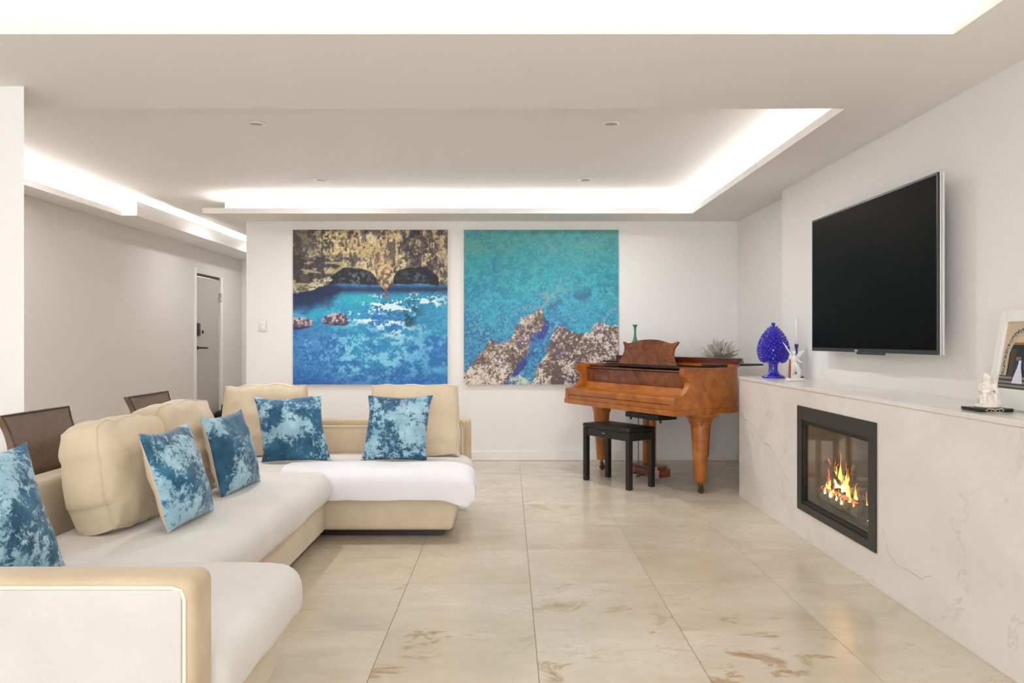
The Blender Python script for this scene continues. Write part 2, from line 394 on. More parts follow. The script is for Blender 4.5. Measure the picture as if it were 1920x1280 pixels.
# floor: slab with separate tiles
floor = struct('floor', bx(HX-.15, 2.9, -3.15, 11.25, -.08, -.0025), 'grout')
TX0, TY0, TS = .108, 3.104, .6
tm = bpy.data.meshes.new('tile'); t = bx(-TS/2+.0012, TS/2-.0012, -TS/2+.0012, TS/2-.0012, -.004, 0); bmesh.ops.bevel(t, geom=[e for e in t.edges if all(v.co.z > -.001 for v in e.verts)], offset=.0012, segments=1, affect='EDGES')
t.to_mesh(tm); t.free(); tm.materials.append(M['tile'])
rr = random.Random(5)
for i in range(-7, 4):
    for j in range(-6, 14):
        cx, cy = TX0+(i+.5)*TS, TY0+(j+.5)*TS
        if cx > 2.3 or cy > 11.3: continue
        if cy > 7.7 and cx > -2.3: continue
        o = bpy.data.objects.new('tile', tm); COL.objects.link(o); o.parent = floor; o.location = (cx, cy, 0)
        s = rr.choice([0, 0, 0.12, .2, .35])
        if (i, j) in ((-1, -1), (0, -1), (1, -1)): s = .95
        if (i, j) in ((0, 0), (0, 3), (1, 0), (0, 4)): s = .5
        o.color = (s, 0, 0, 1)

# ================================================================== HALL DOOR
d = struct('door_1', bx(HX-.05, HX-.01, 9.45, 10.25, .02, 1.99, .003), 'door')
fr = B(); box(fr, HX-.04, HX+.02, 9.39, 9.45, 0.002, 2.09, .003); box(fr, HX-.04, HX+.02, 10.25, 10.31, .002, 2.03, .003)
f1 = struct('trim_8', fr, 'trim')
struct('trim_9', bx(HX-.03, HX-.005, 9.45, 10.25, 1.995, 2.03), 'frame_metal')
h = B(); tube(h, [(HX-.01, 9.53, 1.09), (HX+.05, 9.53, 1.09), (HX+.055, 9.56, 1.09), (HX+.055, 9.70, 1.085)], .012); lathe(h, [(.028, 0), (.028, .012)], 16)
for v in h.verts[-32:]: v.co = Vector((HX-.012+v.co.z, 9.53+v.co.x, 1.09+v.co.y))
obj('door_handle', h, 'frame_metal', d)
obj('door_lock', box(bx(HX-.012, HX+.02, 9.50, 9.57, 1.24, 1.40, .004), HX+.02, HX+.04, 9.6, 9.62, 1.27, 1.31), 'frame_metal', d)
obj('hinge', bx(HX-.012, HX+.026, 10.235, 10.265, 1.70, 1.82, .004), 'chrome', d)
bag = thing('bag', 'black bag standing on the hall floor by the open-end of the door', 'bag', (-3.72, 10.1, 0))
bag['label'] = 'black bag standing on the hallway floor in front of the grey door'
obj('bag_body', softbox(-.14, .14, -.2, .2, .003, .26, .05, disp=.02), 'black_vinyl', bag)
for x in (-.06, .06): obj('strap', tube(B(), [(x, -.1, .24), (x, -.09, .32), (x, 0, .345), (x, .09, .32), (x, .1, .24)], .009), 'black_vinyl', bag)

sw = thing('light_switch', 'white double light switch on the wall left of the cave painting', 'light switch', (-2.425, 7.49, 1.33))
obj('outline_ring', bx(-.0395, .0395, -.006, -.0005, -.0575, .0575, .002), 'lens', sw)  # grey ring added to draw the faint dark outline of the plate
obj('switch_plate', bx(-.037, .037, -.012, -.0065, -.055, .055, .002), 'trim', sw)
for z in (-.02, .02): obj('rocker', bx(-.012, .012, -.018, -.0125, z-.013, z+.013, .002), 'trim', sw)

# downlights
for (x, y, lab) in ((-1.58, 4.76, 'round recessed downlight, nearest on the left'), (.643, 4.76, 'round recessed downlight, nearest on the right'),
                    (-1.585, 6.42, 'round recessed downlight, far one on the left above the cave painting'), (.65, 6.42, 'round recessed downlight, far one on the right above the sea painting')):
    t = thing('downlight', lab, 'downlight', (x, y, ZC), 0, 'recessed ceiling downlights')
    obj('rim', lathe(B(), [(.040, -.004), (.043, -.012), (.055, -.010), (.056, -.0005), (.040, -.0005)], 28, caps=False), 'trim', t)
    obj('lens', lathe(B(), [(.001, -.003), (.041, -.003)], 24, caps=False), 'lens', t)

# ================================================================== PAINTINGS
def grid_noise(N, f, seed, ar=1.0):
    r = np.random.RandomState(seed); gy = int(f)+3; gx = int(f*ar)+3
    g = r.rand(gy, gx); ys = np.linspace(0, f, N); xs = np.linspace(0, f*ar, N)
    yi = ys.astype(int); xi = xs.astype(int); fy = ys-yi; fx = xs-xi; fy = fy*fy*(3-2*fy); fx = fx*fx*(3-2*fx)
    a = g[np.ix_(yi, xi)]; b = g[np.ix_(yi, xi+1)]; c = g[np.ix_(yi+1, xi)]; d = g[np.ix_(yi+1, xi+1)]
    FX = fx[None, :]; FY = fy[:, None]
    return a*(1-FX)*(1-FY)+b*FX*(1-FY)+c*(1-FX)*FY+d*FX*FY
def fbm(N, f, seed, oct=5, ar=1.0, gain=.55):
    s = 0; a = 1; t = 0
    for k in range(oct): s = s+a*grid_noise(N, f*2**k, seed+k*17, ar); t += a; a *= gain
    return (s/t-.5)*1.6+.5
def cmix(a, b, t): t = np.clip(t, 0, 1)[..., None]; return a*(1-t)+b*t
def C3(r, g, b): return np.array([r, g, b])/255.
def smooth(x, a, b): t = np.clip((x-a)/(b-a), 0, 1); return t*t*(3-2*t)
def inpoly(U, V, P):
    ins = np.zeros(U.shape, bool); n = len(P)
    for i in range(n):
        x1, y1 = P[i]; x2, y2 = P[(i+1) % n]
        if y1 == y2: continue
        cnd = ((V < y1) != (V < y2)) & (U < (x2-x1)*(V-y1)/(y2-y1)+x1); ins ^= cnd
    return ins
def cave_painting(N):
    u = np.linspace(0, 1, N); U, V = np.meshgrid(u, u); one = np.ones((N, N, 3))
    wx = fbm(N, 6, 1)-.5; wy = fbm(N, 6, 50)-.5; fine = fbm(N, 70, 3, 2, 1, .7); mid = fbm(N, 22, 9, 4); big = fbm(N, 5, 22, 5); hz = fbm(N, 30, 44, 4, .3); vt = fbm(N, 12, 31, 5, 3.0)
    Uw = U+wx*.05; Vw = V+wy*.04
    g = lambda cu, cv, su, sv: np.exp(-((Uw-cu)**2/su+(Vw-cv)**2/sv))
    tex = mid*.5+hz*.3+fine*.3-.05
    wat = cmix(one*C3(42, 112, 180), C3(84, 168, 212), smooth(tex, .3, .65))
    wat = cmix(wat, C3(44, 156, 190), smooth(big+.25*g(.5, .62, .12, .02), .5, .8)*.6)
    wat = cmix(wat, C3(36, 176, 192), np.clip(g(.42, .455, .03, .003)+.8*g(.17, .53, .01, .0012)+.5*g(.7, .45, .05, .003), 0, 1)*.9)
    wat = cmix(wat, C3(24, 92, 120), smooth(hz, .52, .64)*g(.72, .52, .05, .012)*.9)
    wat = cmix(wat, C3(14, 76, 96), smooth(mid, .5, .62)*(g(.77, .53, .006, .006)+g(.60, .52, .004, .002)+g(.77, .62, .001, .004)))
    wat = cmix(wat, C3(216, 238, 242), smooth(hz*.75+fine*.25, .56, .66)*np.clip(1.6*g(.75, .47, .07, .004)+1.4*g(.55, .56, .05, .0035)+g(.65, .66, .03, .003), 0, 1))
    wat = cmix(wat, C3(150, 208, 230), smooth(mid*.4+fine*.3+hz*.3, .5, .66)*np.clip(g(.52, .84, .04, .02)+.6*g(.25, .8, .1, .03)+.7*g(.65, .72, .08, .01), 0, 1)*.8)
    wat = cmix(wat, C3(34, 90, 168), smooth(V, .90, 1.0)*.45+smooth(V, .55, .64)*(1-smooth(U, .1, .4))*smooth(mid, .3, .6)*.5)
    navy = (1-smooth(V+wy*.1, .42, .52))*(1-smooth(U+wx*.2, .18, .42))*.9+np.exp(-((V-.385)**2/.0006))*.85
    wat = cmix(wat, C3(20, 38, 74), navy)
    tx = vt*.4+mid*.3+fine*.3
    rock = cmix(one*C3(78, 72, 68), C3(156, 146, 122), smooth(tx, .32, .6))
    light = np.clip(1.2*g(.33, .06, .012, .015)+.9*g(.55, .14, .004, .03)+.8*g(.66, .12, .003, .02)+.7*g(.86, .1, .004, .03)+.5*g(.45, .1, .01, .01)+.35, 0, 1)
    rock = cmix(rock, C3(206, 180, 126), smooth(tx*.6+fine*.2+.32*light, .50, .74)*.9)
    rock = cmix(rock, C3(226, 212, 172), smooth(fine*.5+mid*.5, .58, .74)*light*.9)
    rock = cmix(rock, C3(46, 42, 52), smooth(fbm(N, 10, 63, 5, 2.6), .56, .7)*.6)
    band = smooth(V, .14, .2)*(1-smooth(U, .3, .46))
    rock = cmix(rock, C3(186, 172, 122), smooth(hz+.1*np.sin(V*150+wx*10), .5, .62)*band*.75)
    rock = cmix(rock, C3(50, 46, 50), smooth(.47-hz, 0, .08)*band*.75)
    rock = cmix(rock, C3(70, 66, 66), (1-smooth(U, .1, .2))*(1-smooth(V, .1, .16))*.5)
    wl = np.interp(U, [0, .1, .22, .3, .56, .6, .66, .8, 1], [.42, .395, .36, .345, .355, .385, .345, .345, .355])+wy*.03
    img = cmix(wat, rock, smooth(wl-V, -.004, .004))
    cave = cmix(one*C3(22, 24, 36), C3(104, 110, 106), smooth(fine*.5+mid*.5, .45, .68)*g(.42, .32, .02, .004))
    cave = cmix(cave, C3(96, 102, 116), smooth(fine*.4+mid*.6, .48, .66)*g(.8, .31, .012, .002)*.8)
    for cu, cv, a, b in ((.40, .36, .165, .115), (.80, .35, .15, .095)):
        cc = (np.abs((Uw-cu)/a))**2.4+((V+wy*.05-cv)/b)**2
        img = cmix(img, cave, smooth(1.05-cc, 0, .08)*smooth(wl-V, -.004, .004))
    trk = np.abs(Uw-.605-.02*np.sin(V*16))/(.055-.05*smooth(V, .22, .38))
    trc = cmix(cmix(one*C3(120, 100, 76), C3(216, 186, 136), smooth(fine*.5+vt*.5, .36, .6)), C3(150, 84, 62), smooth(V, .345, .39))
    img = cmix(img, trc, smooth(1.1-trk, 0, .25)*smooth(V, .16, .24)*(1-smooth(V, .395, .41)))
    img = cmix(img, C3(120, 70, 66), np.exp(-((U-.605)**2/.0006+(V-.43)**2/.0006))*.6)
    low = inpoly(Uw, Vw, [(0, .38), (.1, .34), (.24, .30), (.27, .325), (.2, .36), (.05, .39), (0, .41)])
    img = np.where(low[..., None], cmix(one*C3(104, 98, 88), C3(200, 192, 160), smooth(fine*.6+mid*.4, .38, .62)), img)
    for (a, b, ra, rb) in ((.05, .60, .09, .048), (.275, .585, .088, .042)):
        e = ((Uw-a)/ra)**2+((Vw-b)/rb)**2
        img = cmix(img, cmix(cmix(one*C3(84, 72, 96), C3(196, 180, 176), smooth(fine*.7+mid*.3-(V-b)*3, .35, .7)), C3(40, 44, 84), smooth(V, b, b+rb)), smooth(1.05-e, 0, .15))
    return img
def sea_painting(N):
    u = np.linspace(0, 1, N); U, V = np.meshgrid(u, u); one = np.ones((N, N, 3))
    wx = fbm(N, 9, 101)-.5; wy = fbm(N, 9, 150)-.5; fine = fbm(N, 70, 103, 2, 1, .7); mid = fbm(N, 26, 109, 4); big = fbm(N, 5, 122, 5)
    wat = cmix(one*C3(88, 160, 154), C3(52, 156, 166), smooth(V+wy*.2, .0, .3)); wat = cmix(wat, C3(44, 150, 186), smooth(V+wy*.2, .3, .6))
    wat = cmix(wat, C3(38, 106, 166), smooth((1-U)*.6+V-.72+(big-.5)*.9, 0, .5)*.85)
    wat = cmix(wat, C3(30, 118, 150), smooth(mid*.6+fine*.4, .48, .7)*(.3+.35*smooth(V, .2, .5)))
    wat = cmix(wat, C3(96, 196, 206), smooth(.52-mid*.6-fine*.4, 0, .2)*.5*smooth(V, .1, .5))
    wat = cmix(wat, C3(124, 176, 172), np.exp(-((U-.58)**2/.02+(V-.42)**2/.015))*smooth(mid, .45, .65)*.7)
    wat = cmix(wat, C3(160, 198, 210), smooth(fine*.5+mid*.5, .54, .7)*.5*smooth(V, .3, .55))
    wat = cmix(wat, C3(40, 92, 136), np.exp(-((Vw_line(U, V)+wy*.05)**2/.0009))*((U > .55) & (U < .95))*smooth(mid, .3, .6)*.6)
    Uw = U+wx*.035+(fine-.5)*.012; Vw = V+wy*.035+(fine-.5)*.012
    P1 = [(.46, .52), (.49, .505), (.52, .55), (.52, .60), (.50, .65), (.43, .70), (.41, .78), (.38, .82), (.33, .92), (.27, 1.02), (-.1, 1.02), (-.1, .96), (0, .92), (.08, .83), (.13, .74), (.17, .705), (.22, .735), (.31, .70), (.32, .63), (.38, .57)]
    P2 = [(.43, 1.02), (.47, .9), (.54, .8), (.57, .68), (.61, .63), (.65, .62), (.70, .655), (.73, .68), (.81, .67), (.83, .62), (.88, .585), (.93, .61), (1.1, .61), (1.1, 1.02)]
    spk = fbm(N, 60, 201, 3, 1.0, .7)*.55+grid_noise(N, 160, 77)*.45; bl = fbm(N, 12, 207, 4); pu = fbm(N, 14, 221, 4)
    rock = cmix(one*C3(98, 82, 76), C3(164, 146, 128), smooth(bl*.4+spk*.6, .34, .62))
    hi = .12*smooth(V, .75, 1)+.08*smooth(U, .5, .8)
    rock = cmix(rock, C3(228, 218, 202), smooth(spk*.65+bl*.35+hi, .54, .76)*.9)
    rock = cmix(rock, C3(86, 76, 118), smooth(pu, .6, .74)*smooth(.7-spk, 0, .3)*.5)
    in1 = inpoly(Uw, Vw, P1); in2 = inpoly(Uw, Vw, P2); sh = inpoly(Uw-.03, Vw-.035, P1)
    img = np.where(sh[..., None], cmix(wat, C3(54, 60, 140), .6*smooth(mid, .3, .6)+.25), wat)
    foam = np.exp(-((Uw-.37)**2/.006+(Vw-.98)**2/.003)); img = cmix(img, C3(206, 210, 190), smooth(foam, .3, .7)*smooth(spk, .3, .55))
    img = np.where((in1 | in2)[..., None], rock, img)
    return img
def Vw_line(U, V): return V-(.50-(U-.55)*.35)
def canvas(name, label, x0, z0, size, img_fn, N=400):
    t = thing(name, label, 'painting', (x0, 7.488, z0))
    img = img_fn(N); me = bpy.data.meshes.new('canvas_face')
    xs = np.linspace(0, size, N); zs = np.linspace(size, 0, N)
    X, Z = np.meshgrid(xs, zs); co = np.stack([X, np.full_like(X, -.0325), Z], -1).reshape(-1, 3)
    idx = np.arange(N*N).reshape(N, N); q = np.stack([idx[1:, :-1], idx[1:, 1:], idx[:-1, 1:], idx[:-1, :-1]], -1).reshape(-1, 4)
    me.from_pydata(co.tolist(), [], q.tolist())
    lin = np.where(img <= .04045, img/12.92, ((np.clip(img, 0, 1)+.055)/1.055)**2.4)
    ca = me.color_attributes.new('Col', 'FLOAT_COLOR', 'POINT')
    ca.data.foreach_set('color', np.concatenate([lin.reshape(-1, 3), np.ones((N*N, 1))], 1).astype(np.float32).ravel())
    me.materials.append(M['paint'])
    o = bpy.data.objects.new('canvas_face', me); COL.objects.link(o); o.parent = t
    obj('stretcher', bx(0, size, -.032, 0, 0, size, .002), 'trim', t)
canvas('painting', 'square painting of a sea cave with pale cliffs above deep blue water', -2.117, .752, 1.52, cave_painting)
canvas('painting', 'square painting of turquoise sea with brown rocks along its lower edge', -.437, .752, 1.52, sea_painting)

# ================================================================== FIREPLACE WALL
FX, MZ = 1.765, .911
man = thing('fireplace_surround', 'long low white marble fireplace surround with a ledge below the television', 'fireplace', (FX, 4.1, 0))
def L(p, b=(FX, 4.1, 0)): return (p[0]-b[0], p[1]-b[0+1], p[2]-b[2])
def lbox(bm, x0, x1, y0, y1, z0, z1, bev=0):
    return box(bm, x0-FX, x1-FX, y0-4.1, y1-4.1, z0, z1, bev)
ob = B()
for a in ((FX, FX+.03, .3, 3.645, .001, .888), (FX, FX+.03, 4.60, 5.795, .001, .888), (FX, FX+.03, 3.645, 4.60, .001, .185), (FX, FX+.03, 3.645, 4.60, .78, .888)): lbox(ob, *a)
obj('front_panel', ob, 'marble', man, smooth=False)
obj('end_panel', lbox(B(), FX+.03, TW-.001, 5.765, 5.795, .001, .888), 'marble', man, smooth=False)
obj('ledge', lbox(B(), FX-.004, TW-.001, .3, 5.799, .889, MZ, .002), 'marble', man, smooth=False)
def vein(pts, w=.004):
    b = B(); n = len(pts); P = []
    for i in range(n-1):
        for k in range(6):
            t = k/6; y = pts[i][0]*(1-t)+pts[i+1][0]*t; z = pts[i][1]*(1-t)+pts[i+1][1]*t
            q = noise.noise(Vector((y*9, z*9, 3))); P.append((y+q*.02, z+q*.03, w*(.4+abs(noise.noise(Vector((y*20, z*14, 8))))*1.6)))
    vs = [[b.verts.new((x, y-4.1, z+s*ww)) for x, s in ((.0002, -1), (-.0010, -.6), (-.0010, .6), (.0002, 1))] for y, z, ww in P]
    for a, c in zip(vs, vs[1:]):
        for q in range(3): b.faces.new((a[q], c[q], c[q+1], a[q+1]))
    bmesh.ops.recalc_face_normals(b, faces=b.faces)
    if sum(f.normal.x for f in b.faces) > 0: bmesh.ops.reverse_faces(b, faces=b.faces)
    return b
obj('vein', vein([(5.76, .63), (5.45, .56), (5.25, .50), (5.05, .45), (4.9, .36), (4.75, .27)], .006), 'marble_vein', man, kind='stuff')
obj('vein', vein([(5.2, .50), (5.1, .42), (4.98, .33)], .003), 'marble_vein', man, kind='stuff')
obj('vein', vein([(3.58, .30), (3.52, .20), (3.40, .16), (3.1, .2)], .003), 'marble_vein', man, kind='stuff')

fp = thing('gas_fireplace', 'black framed glass-fronted fireplace burning logs, set in white marble', 'fireplace', (FX, 4.12, .17))
def fb(bm, x0, x1, y0, y1, z0, z1, bev=0): return box(bm, x0-FX, x1-FX, y0-4.12, y1-4.12, z0-.17, z1-.17, bev)
Y0, Y1 = 3.629, 4.615
fr = B()
fb(fr, FX-.008, FX-.0008, Y0, Y1, .713, .793); fb(fr, FX-.008, FX-.0008, Y0, Y1, .169, .212); fb(fr, FX-.008, FX-.0008, Y0, Y0+.075, .212, .713); fb(fr, FX-.008, FX-.0008, Y1-.062, Y1, .212, .713)
obj('frame', fr, 'frame_metal', fp, smooth=False)
inr = B()
iy0, iy1 = Y0+.075, Y1-.062
fb(inr, FX+.0, FX+.03, iy0-.012, iy1+.012, .690, .72); fb(inr, FX+.0, FX+.03, iy0-.012, iy1+.012, .205, .232); fb(inr, FX, FX+.03, iy0-.012, iy0+.01, .232, .69); fb(inr, FX, FX+.03, iy1-.012, iy1+.012, .232, .69)
obj('inner_trim', inr, 'black_metal', fp, smooth=False)
obj('glass', fb(B(), FX+.012, FX+.016, iy0+.01, iy1-.012, .232, .69), 'glass', fp, smooth=False)
fbx = B()
fb(fbx, FX+.034, 2.32, iy0-.012, iy1+.012, .196, .215); fb(fbx, FX+.034, 2.32, iy0-.03, iy0-.012, .196, .72); fb(fbx, FX+.034, 2.32, iy1+.012, iy1+.03, .196, .72)
fb(fbx, 2.30, 2.32, iy0, iy1, .215, .70)
obj('firebox', fbx, 'soot', fp, smooth=False)
obj('firebox_top', fb(B(), FX+.034, 2.32, iy0-.03, iy1+.03, .70, .72), 'soot_dark', fp, smooth=False)
for yy in (3.86, 4.02, 4.33): obj('back_baffle', fb(B(), 2.27, 2.298, yy, yy+.05, .22, .69, .004), 'soot_dark', fp)
fl = B()
obj('ember_tray', fb(B(), 1.83, 2.22, 3.76, 4.48, .216, .245, .01), 'soot_dark', fp)
def log(y0, z0, x0, y1, z1, x1, r, seed):
    pts = [(x0+(x1-x0)*k/9-FX, y0+(y1-y0)*k/9-4.12, z0+(z1-z0)*k/9-.17) for k in range(10)]
    b = tube(B(), pts, [r*(.9+.2*noise.noise(Vector((k*.9, seed, 1)))) for k in range(10)], 14)
    for v in b.verts: v.co += Vector((noise.noise(v.co*30+Vector((seed, 0, 0))), noise.noise(v.co*26), noise.noise(v.co*28+Vector((0, seed, 0)))))*.01
    return b
def sh_(a): return (a[0]-.075, a[1]+.22, a[2]-.05)+a[3:]
for a in ((3.94, .29, 1.85, 4.44, .30, 1.84, .045, 1), (3.92, .30, 1.99, 4.52, .30, 1.97, .05, 2), (4.02, .365, 1.90, 4.42, .35, 1.95, .036, 3), (4.12, .40, 1.86, 4.38, .46, 2.0, .016, 4), (4.08, .43, 2.0, 4.42, .40, 1.87, .014, 5), (4.2, .39, 1.84, 4.48, .47, 1.88, .012, 6)):
    obj('log', log(*a), 'log', fp)
em = B()
rr = random.Random(3)
for k in range(70):
    y = 4.0+rr.random()*.42; ell(em, Vector((1.815+rr.random()*.03-FX, y-4.12, .325+rr.random()*.012-.17)), (.008, .012, .004), u=6, v=4)
obj('ember', em, 'ember', fp, kind='stuff')
def flame(x, y, z, w, hgt, seed, lean=0):
    b = B(); n = 14; pts = []; rs = []
    for k in range(n):
        t = k/(n-1); q = noise.noise(Vector((seed*3.1, t*2.6, .5))); q2 = noise.noise(Vector((seed*1.7, t*5, 4.5)))
        pts.append((x-FX+.012*q, y-4.12+lean*t*t+(.05*q+.02*q2)*t, z-.17+hgt*t)); rs.append(w*(math.sin(min(1, t*1.2+.22)*PI)**.8*(1-t)**.6*(1+.5*q2)+.02))
    tube(b, pts, [max(.0010, r_) for r_ in rs], 8)
    for v in b.verts: v.co.x = (v.co.x-(x-FX))*.5+(x-FX)
    return b
rr = random.Random(11)
FL = [(1.96, 4.09, .40, .026, .20, 1), (1.94, 3.97, .40, .024, .165, 2), (1.97, 4.16, .41, .020, .12, 3), (1.93, 3.92, .38, .018, .12, 4), (1.95, 3.87, .37, .016, .10, 5), (1.9, 3.83, .36, .014, .08, 6), (1.98, 4.03, .40, .020, .12, 7), (1.91, 4.12, .37, .018, .09, 8), (1.9, 4.04, .36, .02, .06, 9), (1.9, 3.96, .355, .018, .06, 10), (1.9, 3.90, .35, .016, .05, 12), (1.95, 3.735, .30, .02, .14, 13), (1.97, 4.25, .38, .010, .07, 14), (1.93, 4.20, .37, .012, .06, 15), (1.9, 3.79, .34, .012, .06, 16), (1.95, 4.13, .40, .012, .15, 17)]
for a in FL: obj('flame', flame(*sh_(a)), 'flame', fp)
for a in ((1.935, 4.085, .40, .013, .12, 1), (1.92, 3.965, .40, .011, .09, 2), (1.88, 4.03, .362, .012, .035, 9), (1.88, 3.95, .358, .01, .035, 10), (1.88, 3.89, .352, .01, .03, 10), (1.88, 4.10, .365, .01, .04, 3)): obj('flame', flame(*sh_(a)), 'flame_core', fp)
for k in range(9):
    y = 4.3+rr.random()*.16; z = .34+rr.random()*.1
    obj('kindling', tube(B(), [(1.83-FX+rr.random()*.1, y-4.12-.06, z-.17-.03), (1.86-FX+rr.random()*.08, y-4.12+.07, z-.17+.045)], .003, 6), 'ember' if k % 2 == 0 else 'log', fp)
fl_l = bpy.data.lights.new('fire_glow', 'POINT'); fl_l.energy = .12; fl_l.color = (1, .55, .2); fl_l.shadow_soft_size = .06
fl_o = bpy.data.objects.new('fire_glow', fl_l); COL.objects.link(fl_o); fl_o.location = (1.9, 4.28, .56)

# ================================================================== TELEVISION
tv = thing('television', 'large black flat screen television with a silver edge mounted on the right wall', 'television', (2.07, 4.32, 1.55))
y0, y1, z0, z1 = 3.586-4.32, 5.07-4.32, 1.118-1.55, 1.985-1.55
obj('screen', bx(-.0405, -.036, y0+.012, y1-.012, z0+.022, z1-.012), 'screen', tv, smooth=False)
obj('bezel', bx(-.040, -.0295, y0, y1, z0, z1, .002), 'bezel', tv, smooth=False)
obj('silver_edge', box(bx(-.0295, -.0215, y0-.001, y1+.001, z0-.001, z1+.001), -.019, -.007, y0-.001, y1+.001, z0-.001, z1+.001), 'alu', tv, smooth=False)['label'] = 'silver edge band'
obj('back_shell', box(bx(-.0215, -.019, y0+.004, y1-.004, z0+.003, z1-.003), -.007, .015, y0+.12, y1-.12, z0+.1, z1-.1, .01), 'bezel', tv, smooth=False)
obj('wall_bracket', bx(.015, .0795, -.25, .25, -.2, .2, .004), 'black_metal', tv, smooth=False)
obj('sensor_bar', bx(-.042, -.030, -.22, .10, z0-.012, z0, .003), 'bezel', tv, smooth=False)
obj('badge', bx(-.0412, -.0404, .085, .125, z0+.004, z0+.015), 'alu', tv, smooth=False)

# ================================================================== MANTEL ORNAMENTS
def pinecone():
    t = thing('pinecone_ornament', 'cobalt blue glazed ceramic pine cone on a footed stem on the marble ledge', 'ornament', (1.95, 5.58, MZ))
    obj('foot', lathe(B(), [(.001, 0), (.078, 0), (.084, .006), (.08, .014), (.05, .026), (.036, .045), (.031, .07), (.034, .10), (.05, .115), (.07, .121), (.001, .122)], 40, caps=False), 'cobalt', t)
    def R(s): # s 0..1 bottom to top
        P_ = ((0, .072), (.06, .088), (.15, .099), (.3, .105), (.42, .102), (.55, .092), (.68, .076), (.8, .056), (.9, .036), (.97, .020), (1, .012))
        for (a, ra), (b, rb) in zip(P_, P_[1:]):
            if s <= b: return ra+(rb-ra)*(s-a)/(b-a)
        return .012
    prof = [(R(s), .118+.27*s) for s in arr(0, 1, 24)]
    prof = [(.001, .118)]+[(max(r-.006, .001), z) for r, z in prof]
    obj('body', lathe(B(), prof, 32, caps=False), 'cobalt', t)
    k = B(); zs = arr(0, .985, 400); acc = [0]
    for a_, b_ in zip(zs, zs[1:]): acc.append(acc[-1]+(b_-a_)*(R(a_)**.85)*math.sqrt(1+((R(b_)-R(a_))/((b_-a_)*.27))**2))
    NK = 250
    for q in range(NK):
        tg = acc[-1]*(q+.5)/NK; s_ = zs[max(i_ for i_ in range(len(acc)) if acc[i_] <= tg)]
        r = R(s_); z = .118+.27*s_; sl = (R(min(.985, s_+.03))-R(max(0, s_-.03)))/(.27*.06); a = q*2.39996
        nrm = Vector((math.cos(a), math.sin(a), -sl*.8)).normalized(); up = (nrm+Vector((0, 0, .35))).normalized(); sc = .55+.45*min(1, r/.08)
        bmesh.ops.create_cone(k, cap_ends=True, segments=7, radius1=.0135*sc, radius2=.0045*sc, depth=.024*sc, matrix=Matrix.Translation(Vector((r*math.cos(a), r*math.sin(a), z))+nrm*.001) @ up.to_track_quat('Z', 'Y').to_matrix().to_4x4())
    ell(k, Vector((0, 0, .395)), (.016, .016, .012))
    obj('scale', k, 'cobalt', t, kind='stuff', angle=60)
pinecone()
def remesh(o, vs=.003, sm=3):
    m = o.modifiers.new('r', 'REMESH'); m.mode = 'VOXEL'; m.voxel_size = vs; m.use_smooth_shade = True
    s = o.modifiers.new('s', 'SMOOTH'); s.iterations = sm; s.factor = .5
    return o
def limb(bm, pts, rs, n=12):
    P = [Vector(p) for p in pts]
    for (a, b, ra, rb) in zip(P, P[1:], rs, rs[1:]):
        d = b-a; k = max(2, int(d.length/.004))
        for i in range(k+1):
            t = i/k; bmesh.ops.create_icosphere(bm, subdivisions=2, radius=ra*(1-t)+rb*t, matrix=Matrix.Translation(a+d*t))
